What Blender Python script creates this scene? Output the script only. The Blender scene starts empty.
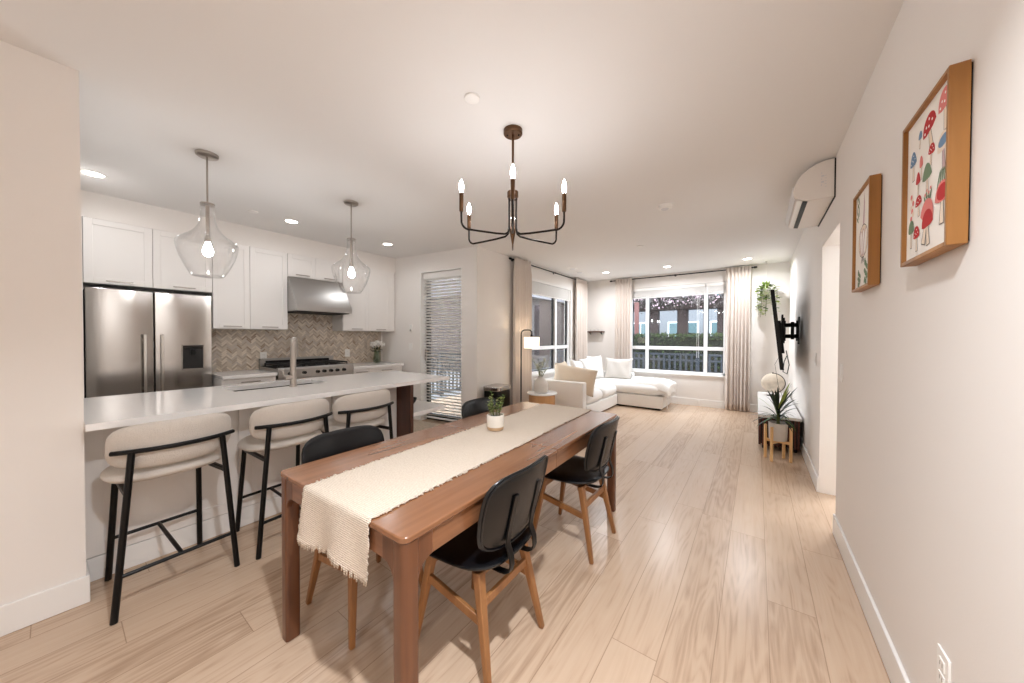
import bpy, bmesh, math, random
from mathutils import Vector, Matrix, noise as mnoise

random.seed(7)
C = bpy.context.scene.collection
SC = bpy.context.scene
PI = math.pi

# ------------------------------------------------------------------ camera
F_PX, YAW, PITCH, ROLL, CAM_Z = 335.1, 0.630672, -0.0134055, 0.0027619, 1.35
_cy, _sy = math.cos(YAW), math.sin(YAW)
fw = Vector((-_sy * math.cos(PITCH), _cy * math.cos(PITCH), math.sin(PITCH)))
rt = Vector((_cy, _sy, 0))
up = rt.cross(fw)
r2 = rt * math.cos(ROLL) + up * math.sin(ROLL)
u2 = up * math.cos(ROLL) - rt * math.sin(ROLL)
cd = bpy.data.cameras.new('camera')
cd.sensor_width = 36.0
cd.lens = 36.0 * F_PX / 1024.0
cd.clip_start = 0.02
cam = bpy.data.objects.new('camera', cd)
cam.matrix_world = Matrix(((r2.x, u2.x, -fw.x, 0), (r2.y, u2.y, -fw.y, 0), (r2.z, u2.z, -fw.z, CAM_Z), (0, 0, 0, 1)))
C.objects.link(cam)
SC.camera = cam

# ------------------------------------------------------------------ world, exposure
SC.view_settings.view_transform = 'Standard'
SC.view_settings.look = 'None'
SC.view_settings.gamma = 1.0
SC.view_settings.use_curve_mapping = False
SC.view_settings.exposure = 1.17
SC.cycles.max_bounces = 10
SC.cycles.diffuse_bounces = 6
SC.cycles.glossy_bounces = 4
SC.cycles.transparent_max_bounces = 16
SC.cycles.sample_clamp_indirect = 6.0
SC.cycles.caustics_reflective = False
SC.cycles.caustics_refractive = False
w = bpy.data.worlds.new('overcast_sky')
SC.world = w
w.use_nodes = True
wn = w.node_tree.nodes
bg = wn['Background']
bg.inputs['Color'].default_value = (0.86, 0.93, 1.0, 1)
bg.inputs['Strength'].default_value = 3.6

LAMP_W = 20.0       # one recessed downlight
BULB_E = 50.0       # chandelier bulb emission
PEND_E = 62.0


def lamp_light(name, loc, power, size=0.09, color=(0.92, 0.955, 1.0), parent=None, spread=165):
    d = bpy.data.lights.new(name, 'AREA')
    d.shape = 'DISK'
    d.size = size
    d.energy = power
    d.color = color
    d.spread = math.radians(spread)
    o = bpy.data.objects.new(name, d)
    o.location = loc
    C.objects.link(o)
    if parent:
        o.parent = parent
    return o


# ------------------------------------------------------------------ materials
def srgb(r, g, b):
    f = lambda c: (c / 255 / 12.92) if c / 255 <= 0.04045 else ((c / 255 + 0.055) / 1.055) ** 2.4
    return (f(r), f(g), f(b), 1)


MATS = {}


def mat(name, col, rough=0.5, metal=0.0, bump=0.0, bscale=60.0, var=0.0, vscale=4.0, spec=0.5, coat=0.0, emit=None, estr=0.0, aniso=0.0, sheen=0.0, stretch=(1, 1, 1)):
    if name in MATS:
        return MATS[name]
    m = bpy.data.materials.new(name)
    m.use_nodes = True
    nt = m.node_tree
    b = nt.nodes['Principled BSDF']
    b.inputs['Base Color'].default_value = col
    b.inputs['Roughness'].default_value = rough
    b.inputs['Metallic'].default_value = metal
    b.inputs['Specular IOR Level'].default_value = spec
    b.inputs['Coat Weight'].default_value = coat
    b.inputs['Coat Roughness'].default_value = 0.15
    b.inputs['Sheen Weight'].default_value = sheen
    if emit:
        b.inputs['Emission Color'].default_value = emit
        b.inputs['Emission Strength'].default_value = estr
    tc = nt.nodes.new('ShaderNodeTexCoord')
    mp = nt.nodes.new('ShaderNodeMapping')
    mp.inputs['Scale'].default_value = stretch
    nt.links.new(tc.outputs['Object'], mp.inputs['Vector'])
    if var > 0:
        n = nt.nodes.new('ShaderNodeTexNoise')
        n.inputs['Scale'].default_value = vscale
        n.inputs['Detail'].default_value = 4
        nt.links.new(mp.outputs[0], n.inputs['Vector'])
        mx = nt.nodes.new('ShaderNodeMix')
        mx.data_type = 'RGBA'
        d = 1 - var
        mx.inputs[6].default_value = (col[0] * d, col[1] * d, col[2] * d, 1)
        mx.inputs[7].default_value = tuple(min(1, c * (1 + var)) for c in col[:3]) + (1,)
        nt.links.new(n.outputs['Fac'], mx.inputs[0])
        nt.links.new(mx.outputs[2], b.inputs['Base Color'])
    if bump > 0:
        n = nt.nodes.new('ShaderNodeTexNoise')
        n.inputs['Scale'].default_value = bscale
        n.inputs['Detail'].default_value = 3
        nt.links.new(mp.outputs[0], n.inputs['Vector'])
        bp = nt.nodes.new('ShaderNodeBump')
        bp.inputs['Strength'].default_value = bump
        bp.inputs['Distance'].default_value = 0.01
        nt.links.new(n.outputs['Fac'], bp.inputs['Height'])
        nt.links.new(bp.outputs[0], b.inputs['Normal'])
    MATS[name] = m
    return m


def wood(name, c1, c2, axis='y', rough=0.4, scale=1.0, coat=0.0, spec=0.5):
    if name in MATS:
        return MATS[name]
    m = bpy.data.materials.new(name)
    m.use_nodes = True
    nt = m.node_tree
    b = nt.nodes['Principled BSDF']
    b.inputs['Roughness'].default_value = rough
    b.inputs['Coat Weight'].default_value = coat
    b.inputs['Coat Roughness'].default_value = 0.2
    b.inputs['Specular IOR Level'].default_value = spec
    tc = nt.nodes.new('ShaderNodeTexCoord')
    mp = nt.nodes.new('ShaderNodeMapping')
    s = [26 * scale] * 3
    s['xyz'.index(axis)] = 1.6 * scale
    mp.inputs['Scale'].default_value = s
    nt.links.new(tc.outputs['Object'], mp.inputs['Vector'])
    n = nt.nodes.new('ShaderNodeTexNoise')
    n.inputs['Scale'].default_value = 1.0
    n.inputs['Detail'].default_value = 6
    n.inputs['Distortion'].default_value = 0.6
    nt.links.new(mp.outputs[0], n.inputs['Vector'])
    n2 = nt.nodes.new('ShaderNodeTexNoise')
    n2.inputs['Scale'].default_value = 0.16
    n2.inputs['Detail'].default_value = 2
    nt.links.new(mp.outputs[0], n2.inputs['Vector'])
    ad = nt.nodes.new('ShaderNodeMath')
    ad.operation = 'MULTIPLY_ADD'
    ad.inputs[1].default_value = 0.6
    nt.links.new(n2.outputs['Fac'], ad.inputs[0])
    ml = nt.nodes.new('ShaderNodeMath')
    ml.operation = 'MULTIPLY'
    ml.inputs[1].default_value = 0.5
    nt.links.new(n.outputs['Fac'], ml.inputs[0])
    nt.links.new(ml.outputs[0], ad.inputs[2])
    cr = nt.nodes.new('ShaderNodeValToRGB')
    cr.color_ramp.elements[0].position = 0.35
    cr.color_ramp.elements[0].color = c1
    cr.color_ramp.elements[1].position = 0.72
    cr.color_ramp.elements[1].color = c2
    nt.links.new(ad.outputs[0], cr.inputs['Fac'])
    nt.links.new(cr.outputs[0], b.inputs['Base Color'])
    bp = nt.nodes.new('ShaderNodeBump')
    bp.inputs['Strength'].default_value = 0.08
    bp.inputs['Distance'].default_value = 0.004
    nt.links.new(n.outputs['Fac'], bp.inputs['Height'])
    nt.links.new(bp.outputs[0], b.inputs['Normal'])
    MATS[name] = m
    return m


def clear_glass(name, tint=(1, 1, 1, 1), gloss=0.5, base=0.03):
    m = bpy.data.materials.new(name)
    m.use_nodes = True
    nt = m.node_tree
    nt.nodes.clear()
    out = nt.nodes.new('ShaderNodeOutputMaterial')
    tr = nt.nodes.new('ShaderNodeBsdfTransparent')
    tr.inputs[0].default_value = tint
    gl = nt.nodes.new('ShaderNodeBsdfGlossy')
    gl.inputs['Roughness'].default_value = 0.03
    lw = nt.nodes.new('ShaderNodeLayerWeight')
    lw.inputs['Blend'].default_value = 0.25
    ma = nt.nodes.new('ShaderNodeMath')
    ma.operation = 'MULTIPLY_ADD'
    ma.inputs[1].default_value = gloss
    ma.inputs[2].default_value = base
    nt.links.new(lw.outputs['Facing'], ma.inputs[0])
    mx = nt.nodes.new('ShaderNodeMixShader')
    nt.links.new(ma.outputs[0], mx.inputs[0])
    nt.links.new(tr.outputs[0], mx.inputs[1])
    nt.links.new(gl.outputs[0], mx.inputs[2])
    nt.links.new(mx.outputs[0], out.inputs[0])
    MATS[name] = m
    return m


def floor_mat():
    m = bpy.data.materials.new('oak_plank')
    m.use_nodes = True
    nt = m.node_tree
    N, L = nt.nodes, nt.links
    b = N['Principled BSDF']
    tc = N.new('ShaderNodeTexCoord')
    sp = N.new('ShaderNodeSeparateXYZ')
    L.new(tc.outputs['Object'], sp.inputs[0])

    def M(op, a, bb=None, c=None):
        n = N.new('ShaderNodeMath')
        n.operation = op
        for i, v in enumerate((a, bb, c)):
            if v is None:
                continue
            if isinstance(v, (int, float)):
                n.inputs[i].default_value = v
            else:
                L.new(v, n.inputs[i])
        return n.outputs[0]
    PW, PL = 0.19, 1.52
    xs = M('DIVIDE', M('SUBTRACT', sp.outputs[0], 0.057), PW)
    row = M('FLOOR', xs)
    fx = M('FRACT', xs)
    wn_ = N.new('ShaderNodeTexWhiteNoise')
    wn_.noise_dimensions = '1D'
    L.new(row, wn_.inputs['W'])
    ys = M('ADD', M('DIVIDE', sp.outputs[1], PL), wn_.outputs['Value'])
    col = M('FLOOR', ys)
    fy = M('FRACT', ys)
    wn2 = N.new('ShaderNodeTexWhiteNoise')
    wn2.noise_dimensions = '2D'
    cb = N.new('ShaderNodeCombineXYZ')
    L.new(row, cb.inputs[0])
    L.new(col, cb.inputs[1])
    L.new(cb.outputs[0], wn2.inputs['Vector'])
    rnd = wn2.outputs['Value']
    # grain
    gv = N.new('ShaderNodeCombineXYZ')
    L.new(M('MULTIPLY', sp.outputs[0], 46.0), gv.inputs[0])
    L.new(M('MULTIPLY', sp.outputs[1], 1.7), gv.inputs[1])
    L.new(M('MULTIPLY', rnd, 40.0), gv.inputs[2])
    n1 = N.new('ShaderNodeTexNoise')
    n1.inputs['Scale'].default_value = 1.0
    n1.inputs['Detail'].default_value = 7
    n1.inputs['Roughness'].default_value = 0.62
    n1.inputs['Distortion'].default_value = 0.4
    L.new(gv.outputs[0], n1.inputs['Vector'])
    # cathedral rings
    gv2 = N.new('ShaderNodeCombineXYZ')
    L.new(M('MULTIPLY', sp.outputs[0], 9.0), gv2.inputs[0])
    L.new(M('MULTIPLY', sp.outputs[1], 0.9), gv2.inputs[1])
    L.new(M('MULTIPLY', rnd, 23.0), gv2.inputs[2])
    n2 = N.new('ShaderNodeTexNoise')
    n2.inputs['Scale'].default_value = 1.0
    n2.inputs['Detail'].default_value = 1.5
    L.new(gv2.outputs[0], n2.inputs['Vector'])
    rings = M('FRACT', M('MULTIPLY', n2.outputs['Fac'], 13.0))
    rings = M('ABSOLUTE', M('SUBTRACT', rings, 0.5))
    rings = M('MULTIPLY', rings, 2.0)
    g = M('ADD', M('MULTIPLY', n1.outputs['Fac'], 0.62), M('MULTIPLY', rings, 0.13))
    g = M('ADD', g, M('MULTIPLY', M('SUBTRACT', rnd, 0.5), 0.22))
    cr = N.new('ShaderNodeValToRGB')
    e = cr.color_ramp.elements
    e[0].position = 0.10
    e[0].color = srgb(158, 130, 107)
    e[1].position = 0.80
    e[1].color = srgb(208, 184, 161)
    k = cr.color_ramp.elements.new(0.36)
    k.color = srgb(196, 170, 146)
    L.new(g, cr.inputs['Fac'])
    # seams
    s1 = M('LESS_THAN', M('MINIMUM', fx, M('SUBTRACT', 1.0, fx)), 0.009)
    s2 = M('LESS_THAN', M('MINIMUM', fy, M('SUBTRACT', 1.0, fy)), 0.0011)
    sm = M('MAXIMUM', s1, s2)
    mx = N.new('ShaderNodeMix')
    mx.data_type = 'RGBA'
    L.new(M('MULTIPLY', sm, 0.55), mx.inputs[0])
    L.new(cr.outputs[0], mx.inputs[6])
    mx.inputs[7].default_value = srgb(120, 92, 70)
    L.new(mx.outputs[2], b.inputs['Base Color'])
    b.inputs['Roughness'].default_value = 0.27
    b.inputs['Specular IOR Level'].default_value = 0.5
    bp = N.new('ShaderNodeBump')
    bp.inputs['Strength'].default_value = 0.12
    bp.inputs['Distance'].default_value = 0.002
    L.new(M('SUBTRACT', n1.outputs['Fac'], M('MULTIPLY', sm, 0.8)), bp.inputs['Height'])
    L.new(bp.outputs[0], b.inputs['Normal'])
    return m


def fabric_weave(name, c1, c2, sx, sy, strength=0.5, rough=0.9):
    m = bpy.data.materials.new(name)
    m.use_nodes = True
    nt = m.node_tree
    N, L = nt.nodes, nt.links
    b = N['Principled BSDF']
    b.inputs['Roughness'].default_value = rough
    b.inputs['Specular IOR Level'].default_value = 0.15
    b.inputs['Sheen Weight'].default_value = 0.15
    tc = N.new('ShaderNodeTexCoord')
    wv = N.new('ShaderNodeTexWave')
    wv.bands_direction = 'Y'
    wv.inputs['Scale'].default_value = sy
    wv.inputs['Distortion'].default_value = 3.0
    wv.inputs['Detail'].default_value = 2
    wv.inputs['Detail Scale'].default_value = 3
    sxyz = N.new('ShaderNodeSeparateXYZ')
    L.new(tc.outputs['Object'], sxyz.inputs[0])
    dn = N.new('ShaderNodeMath')
    dn.operation = 'ADD'
    L.new(sxyz.outputs[1], dn.inputs[0])
    L.new(sxyz.outputs[2], dn.inputs[1])
    cx_ = N.new('ShaderNodeCombineXYZ')
    L.new(sxyz.outputs[0], cx_.inputs[0])
    L.new(dn.outputs[0], cx_.inputs[1])
    L.new(cx_.outputs[0], wv.inputs['Vector'])
    no = N.new('ShaderNodeTexNoise')
    no.inputs['Scale'].default_value = sx
    no.inputs['Detail'].default_value = 4
    L.new(tc.outputs['Object'], no.inputs['Vector'])
    mu = N.new('ShaderNodeMath')
    mu.operation = 'MULTIPLY_ADD'
    mu.inputs[1].default_value = 0.5
    L.new(wv.outputs['Fac'], mu.inputs[0])
    m2 = N.new('ShaderNodeMath')
    m2.operation = 'MULTIPLY'
    m2.inputs[1].default_value = 0.6
    L.new(no.outputs['Fac'], m2.inputs[0])
    L.new(m2.outputs[0], mu.inputs[2])
    cr = N.new('ShaderNodeValToRGB')
    cr.color_ramp.elements[0].position = 0.15
    cr.color_ramp.elements[0].color = c1
    cr.color_ramp.elements[1].position = 0.8
    cr.color_ramp.elements[1].color = c2
    L.new(mu.outputs[0], cr.inputs[0])
    L.new(cr.outputs[0], b.inputs['Base Color'])
    bp = N.new('ShaderNodeBump')
    bp.inputs['Strength'].default_value = strength
    bp.inputs['Distance'].default_value = 0.006
    L.new(mu.outputs[0], bp.inputs['Height'])
    L.new(bp.outputs[0], b.inputs['Normal'])
    MATS[name] = m
    return m


WALL = mat('wall_paint', srgb(236, 231, 226), 0.75, bump=0.03, bscale=180, spec=0.25)
CEIL = mat('ceiling_paint', srgb(234, 232, 230), 0.85, bump=0.02, bscale=200, spec=0.15)
TRIM = mat('trim_white', srgb(238, 236, 233), 0.4)
CAB = mat('cabinet_white', srgb(236, 232, 228), 0.38)
CABGREY = mat('gap_black', srgb(22, 18, 16), 0.6)
QUARTZ = mat('white_quartz', srgb(244, 242, 240), 0.10, coat=0.2)
STEEL = mat('brushed_steel', srgb(178, 173, 168), 0.17, metal=1.0, bump=0.10, bscale=5.0, stretch=(1, 1.6, 0.22))
STEEL_H = mat('hood_steel', srgb(180, 177, 174), 0.38, metal=1.0, bump=0.012, bscale=3.0, stretch=(0.6, 0.6, 40))
CHROME = mat('satin_chrome', srgb(200, 196, 190), 0.2, metal=1.0)
NICKEL = mat('brushed_nickel', srgb(176, 168, 160), 0.3, metal=1.0)
BLACKM = mat('black_metal', srgb(5, 5, 6), 0.36, spec=0.3)
IRON = mat('cast_iron', srgb(18, 17, 17), 0.6, bump=0.1, bscale=150)
LEATHER = mat('black_leather', srgb(9, 10, 13), 0.27, bump=0.10, bscale=240, spec=0.42)
BRONZE = mat('dark_bronze', srgb(96, 70, 50), 0.35, metal=0.85)
BRONZE_D = mat('blackened_bronze', srgb(30, 22, 18), 0.35, metal=0.6)
WAL_Y = wood('walnut_along', srgb(104, 66, 42), srgb(150, 103, 71), 'y', 0.22, coat=0.45)
WAL_X = wood('walnut_across', srgb(102, 64, 41), srgb(148, 100, 69), 'x', 0.3, coat=0.3)
WAL_Z = wood('walnut_upright', srgb(70, 39, 23), srgb(116, 71, 43), 'z', 0.34, coat=0.25)
WAL_DZ = wood('dark_walnut_upright', srgb(52, 28, 18), srgb(88, 50, 33), 'z', 0.4)
OAK_Z = wood('chair_wood', srgb(118, 76, 42), srgb(168, 118, 72), 'z', 0.42)
FRAME_W = wood('frame_wood', srgb(134, 86, 36), srgb(182, 128, 66), 'z', 0.45)
STAND_W = wood('light_stand_wood', srgb(205, 160, 105), srgb(232, 192, 138), 'z', 0.5)
TBL_W = wood('side_table_wood', srgb(182, 130, 84), srgb(216, 168, 116), 'z', 0.5)
CONS_W = wood('console_slat_wood', srgb(44, 16, 10), srgb(84, 34, 22), 'z', 0.4)
FLOOR = floor_mat()
BOUCLE = mat('boucle_fabric', srgb(214, 205, 195), 0.95, bump=0.7, bscale=260, var=0.10, vscale=160, spec=0.1, sheen=0.2)
RUNNER = fabric_weave('runner_weave', srgb(200, 182, 162), srgb(230, 216, 199), 110, 40, 0.9)
SOFA = mat('sofa_linen', srgb(238, 236, 233), 0.95, bump=0.15, bscale=300, var=0.03, vscale=60, spec=0.1, sheen=0.15)
PILLOW = mat('pillow_cotton', srgb(243, 242, 241), 0.95, bump=0.12, bscale=200, spec=0.1)
PILLOW_G = mat('pillow_greige', srgb(216, 211, 205), 0.95, bump=0.2, bscale=240, spec=0.1)
PILLOW_T = mat('pillow_oat', srgb(226, 210, 190), 0.95, bump=0.2, bscale=240, spec=0.1)
THROW = mat('throw_knit', srgb(238, 235, 231), 0.98, bump=0.8, bscale=70, var=0.06, vscale=40, spec=0.05, sheen=0.2)
CURTAIN = mat('curtain_linen', srgb(224, 214, 206), 0.95, bump=0.15, bscale=260, spec=0.05, sheen=0.1)
CERAM = mat('white_ceramic', srgb(232, 226, 216), 0.35, var=0.03, vscale=30)
VASE_C = mat('matte_vase', srgb(222, 216, 208), 0.7, bump=0.1, bscale=90)
CLAY = mat('tan_clay', srgb(196, 164, 128), 0.7)
CONCRETE = mat('pale_concrete', srgb(206, 201, 193), 0.85, bump=0.15, bscale=70, var=0.08, vscale=20)
MARBLE = mat('white_marble', srgb(238, 238, 238), 0.2, var=0.05, vscale=6)
SOIL = mat('dark_soil', srgb(40, 28, 20), 0.95, bump=0.8, bscale=90)
LEAF = mat('leaf_green', srgb(70, 110, 42), 0.5, var=0.35, vscale=30)
LEAF_L = mat('leaf_bright', srgb(152, 172, 84), 0.5, var=0.3, vscale=25)
LEAF_D = mat('leaf_dark', srgb(34, 52, 36), 0.45, var=0.3, vscale=25)
LEAF_S = mat('leaf_sage', srgb(150, 150, 96), 0.6, var=0.25, vscale=30)
STEM = mat('plant_stem', srgb(88, 96, 50), 0.7)
PETAL = mat('white_petal', srgb(248, 244, 238), 0.7)
AC_W = mat('ac_plastic', srgb(236, 230, 224), 0.35)
AC_G = mat('ac_grey', srgb(218, 218, 219), 0.4)
PLASTIC = mat('white_plastic', srgb(240, 238, 234), 0.35)
PLASTIC_S = mat('plate_slot', srgb(150, 146, 140), 0.5)
SCREEN = mat('dark_screen', srgb(8, 8, 10), 0.12)
MOON = mat('moon_ball', srgb(204, 190, 172), 0.75, var=0.3, vscale=16, bump=0.3, bscale=40)
PAPER = mat('art_paper', srgb(244, 238, 230), 0.8)
TILE = [mat('tile_%s' % n, srgb(*c), 0.35, var=0.1, vscale=40) for n, c in (('beige', (206, 192, 174)), ('taupe', (186, 170, 152)), ('cream', (224, 211, 194)), ('brown', (164, 142, 122)), ('grey', (198, 186, 174)))]
GROUT = mat('grout', srgb(204, 192, 176), 0.9)
VINYL = mat('window_vinyl', srgb(244, 244, 245), 0.35)
BLACKF = mat('black_gasket', srgb(24, 24, 26), 0.5)
BLIND = mat('blind_slat', srgb(236, 233, 229), 0.5)
BULB = mat('lit_bulb', (1, 0.9, 0.75, 1), 0.4, emit=(0.98, 0.98, 1.0, 1), estr=BULB_E)
BULB_P = mat('lit_pendant_bulb', (1, 0.95, 0.85, 1), 0.4, emit=(0.96, 0.98, 1.0, 1), estr=PEND_E)
DIFF = mat('lit_diffuser', (1, 1, 1, 1), 0.5, emit=(1.0, 0.93, 0.85, 1), estr=6.0)
SHADE = mat('lit_lamp_shade', srgb(250, 236, 214), 0.8, emit=(1.0, 0.86, 0.68, 1), estr=0.9)
GLASS = clear_glass('window_glass', (0.93, 0.95, 0.96, 1), 0.35, 0.03)
PGLASS = clear_glass('pendant_glass', (0.998, 0.998, 0.998, 1), 0.5, 0.012)
VGLASS = clear_glass('vase_glass', (0.75, 0.8, 0.7, 1), 0.6, 0.05)
# outdoors
DECK = mat('deck_concrete', srgb(120, 120, 122), 0.9, var=0.15, vscale=2)
FENCE = mat('fence_grey', srgb(62, 65, 72), 0.7)
DARKWOOD = mat('pergola_brown', srgb(62, 50, 48), 0.8, var=0.15, vscale=6)
HEDGE = mat('hedge_green', srgb(54, 68, 30), 0.8, var=0.5, vscale=30)
HEDGE_D = mat('hedge_twigs', srgb(34, 36, 26), 0.9, var=0.4, vscale=20)
BARK = mat('tree_bark', srgb(70, 60, 56), 0.9)
BLOSSOM = mat('blossom_pink', srgb(226, 196, 206), 0.8, var=0.2, vscale=20)
TWIG = mat('grey_twig', srgb(120, 112, 110), 0.9)
BRICKRED = mat('red_siding', srgb(112, 74, 70), 0.8)
SIDING = mat('grey_siding', srgb(96, 92, 96), 0.8, var=0.08, vscale=5)
TEALW = mat('far_window_glass', srgb(86, 108, 112), 0.15)
PALE = mat('pale_stucco', srgb(120, 122, 126), 0.9)


# ------------------------------------------------------------------ mesh builder
class MB:
    def __init__(s):
        s.bm = bmesh.new()
        s.mats = []

    def mi(s, m):
        if m is None:
            return 0
        if m not in s.mats:
            s.mats.append(m)
        return s.mats.index(m)

    def face(s, vs, k=0):
        try:
            f = s.bm.faces.new(vs)
            f.material_index = k
            return f
        except ValueError:
            return None

    def box(s, x0, x1, y0, y1, z0, z1, m=None):
        k = s.mi(m)
        v = [s.bm.verts.new((x, y, z)) for z in (z0, z1) for y in (y0, y1) for x in (x0, x1)]
        for q in ((0, 2, 3, 1), (4, 5, 7, 6), (0, 1, 5, 4), (2, 6, 7, 3), (0, 4, 6, 2), (1, 3, 7, 5)):
            s.face([v[i] for i in q], k)
        return s

    def frustum(s, p0, p1, w0, w1, d0=None, d1=None, m=None, ref=(1, 0, 0)):
        # tapered rectangular bar from p0 to p1
        k = s.mi(m)
        p0, p1 = Vector(p0), Vector(p1)
        ax = (p1 - p0).normalized()
        a = (Vector(ref) - ax * ax.dot(Vector(ref))).normalized()
        b = ax.cross(a)
        d0 = w0 if d0 is None else d0
        d1 = w1 if d1 is None else d1
        ring = []
        for p, w_, d_ in ((p0, w0, d0), (p1, w1, d1)):
            ring.append([s.bm.verts.new(p + a * (sx * w_ / 2) + b * (sy * d_ / 2)) for sx, sy in ((-1, -1), (1, -1), (1, 1), (-1, 1))])
        for i in range(4):
            s.face([ring[0][i], ring[0][(i + 1) % 4], ring[1][(i + 1) % 4], ring[1][i]], k)
        s.face(ring[0][::-1], k)
        s.face(ring[1], k)
        return s

    def tube(s, pts, r, n=10, m=None, r1=None, cap=True, flat=1.0):
        k = s.mi(m)
        pts = [Vector(p) for p in pts]
        N_ = len(pts)
        tang = []
        for i in range(N_):
            a = pts[max(0, i - 1)]
            b = pts[min(N_ - 1, i + 1)]
            tang.append((b - a).normalized())
        ref = Vector((0, 0, 1)) if abs(tang[0].z) < 0.9 else Vector((1, 0, 0))
        a = (ref - tang[0] * tang[0].dot(ref)).normalized()
        rings = []
        for i in range(N_):
            a = (a - tang[i] * tang[i].dot(a)).normalized()
            b = tang[i].cross(a)
            rr = r if r1 is None else r + (r1 - r) * i / (N_ - 1)
            rings.append([s.bm.verts.new(pts[i] + (a * math.cos(t) + b * math.sin(t) * flat) * rr) for t in (2 * PI * j / n for j in range(n))])
        for i in range(N_ - 1):
            for j in range(n):
                s.face([rings[i][j], rings[i][(j + 1) % n], rings[i + 1][(j + 1) % n], rings[i + 1][j]], k)
        if cap:
            s.face(rings[0][::-1], k)
            s.face(rings[-1], k)
        return s

    def cyl(s, p0, p1, r0, r1=None, n=20, m=None):
        return s.tube([p0, p1], r0, n, m, r1)

    def lathe(s, prof, c=(0, 0, 0), n=32, m=None, sx=1.0, sy=1.0):
        k = s.mi(m)
        rings = []
        for r, z in prof:
            if r < 1e-6:
                rings.append([s.bm.verts.new((c[0], c[1], c[2] + z))])
            else:
                rings.append([s.bm.verts.new((c[0] + r * sx * math.cos(2 * PI * j / n), c[1] + r * sy * math.sin(2 * PI * j / n), c[2] + z)) for j in range(n)])
        for a, b in zip(rings[:-1], rings[1:]):
            for j in range(n):
                j2 = (j + 1) % n
                if len(a) == 1 and len(b) == 1:
                    continue
                if len(a) == 1:
                    s.face([a[0], b[j], b[j2]][::-1], k)
                elif len(b) == 1:
                    s.face([a[j], a[j2], b[0]], k)
                else:
                    s.face([a[j], a[j2], b[j2], b[j]], k)
        return s

    def prism(s, poly, axis, a0, a1, m=None):
        # poly: list of 2D points in the two remaining axes (cyclic order x->y->z)
        k = s.mi(m)

        def P(p, a):
            if axis == 'x':
                return (a, p[0], p[1])
            if axis == 'y':
                return (p[0], a, p[1])
            return (p[0], p[1], a)
        A = [s.bm.verts.new(P(p, a0)) for p in poly]
        B = [s.bm.verts.new(P(p, a1)) for p in poly]
        n = len(poly)
        for i in range(n):
            s.face([A[i], A[(i + 1) % n], B[(i + 1) % n], B[i]], k)
        s.face(A[::-1], k)
        s.face(B, k)
        return s

    def sphere(s, c, r, u=20, v=12, m=None):
        if isinstance(r, (int, float)):
            r = (r, r, r)
        prof = [(math.sin(PI * i / v), -math.cos(PI * i / v)) for i in range(v + 1)]
        k = s.mi(m)
        rings = []
        for q, z in prof:
            if q < 1e-6:
                rings.append([s.bm.verts.new((c[0], c[1], c[2] + z * r[2]))])
            else:
                rings.append([s.bm.verts.new((c[0] + q * r[0] * math.cos(2 * PI * j / u), c[1] + q * r[1] * math.sin(2 * PI * j / u), c[2] + z * r[2])) for j in range(u)])
        for a, b in zip(rings[:-1], rings[1:]):
            for j in range(u):
                j2 = (j + 1) % u
                if len(a) == 1:
                    s.face([a[0], b[j2], b[j]], k)
                elif len(b) == 1:
                    s.face([a[j], a[j2], b[0]], k)
                else:
                    s.face([a[j], a[j2], b[j2], b[j]], k)
        return s

    def grid(s, fn, nu, nv, m=None):
        k = s.mi(m)
        V = [[s.bm.verts.new(fn(i / nu, j / nv)) for j in range(nv + 1)] for i in range(nu + 1)]
        for i in range(nu):
            for j in range(nv):
                s.face([V[i][j], V[i + 1][j], V[i + 1][j + 1], V[i][j + 1]], k)
        return V

    def pad(s, fn, w_, h_, t, n=4.0, rings=8, seg=48, m=None, edge=0.35, puff=0.0):
        # rounded pad: superellipse outline w x h, thickness t; fn(u, v, d) -> point (d = offset from mid-surface)
        k = s.mi(m)

        def outline(a):
            c_, s_ = math.cos(a), math.sin(a)
            q = (abs(c_) ** n + abs(s_) ** n) ** (-1 / n)
            return c_ * q * w_ / 2, s_ * q * h_ / 2
        prof = []
        for i in range(rings + 1):
            q = i / rings
            rr = 1 - (1 - q) ** 2.2
            prof.append(rr)
        layers = {}
        for side in (1, -1):
            L_ = []
            for rr in prof[:-1]:
                d = t / 2 * (max(0.0, 1 - rr ** (2 / edge)) ** 0.5) + (puff * (1 - rr * rr) if side > 0 else 0)
                if rr == 0:
                    L_.append([s.bm.verts.new(fn(0, 0, side * d))])
                else:
                    L_.append([s.bm.verts.new(fn(*(c * rr for c in outline(2 * PI * j / seg)), side * d)) for j in range(seg)])
            layers[side] = L_
        rim = [s.bm.verts.new(fn(*outline(2 * PI * j / seg), 0)) for j in range(seg)]
        for side in (1, -1):
            L_ = layers[side] + [rim]
            for a, b in zip(L_[:-1], L_[1:]):
                for j in range(seg):
                    j2 = (j + 1) % seg
                    f = [a[0], b[j], b[j2]] if len(a) == 1 else [a[j], b[j], b[j2], a[j2]]
                    s.face(f if side > 0 else f[::-1], k)
        return s

    def ribbon(s, pts, wdir, w_, t, m=None):
        k = s.mi(m)
        pts = [Vector(p) for p in pts]
        wd = Vector(wdir).normalized()
        R_ = []
        for i in range(len(pts)):
            tg = (pts[min(len(pts) - 1, i + 1)] - pts[max(0, i - 1)]).normalized()
            nn = tg.cross(wd).normalized()
            R_.append([s.bm.verts.new(pts[i] + wd * (a * w_ / 2) + nn * (b * t / 2)) for a, b in ((-1, -1), (1, -1), (1, 1), (-1, 1))])
        for a, b in zip(R_[:-1], R_[1:]):
            for j in range(4):
                s.face([a[j], a[(j + 1) % 4], b[(j + 1) % 4], b[j]], k)
        s.face(R_[0][::-1], k)
        s.face(R_[-1], k)
        return s

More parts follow.
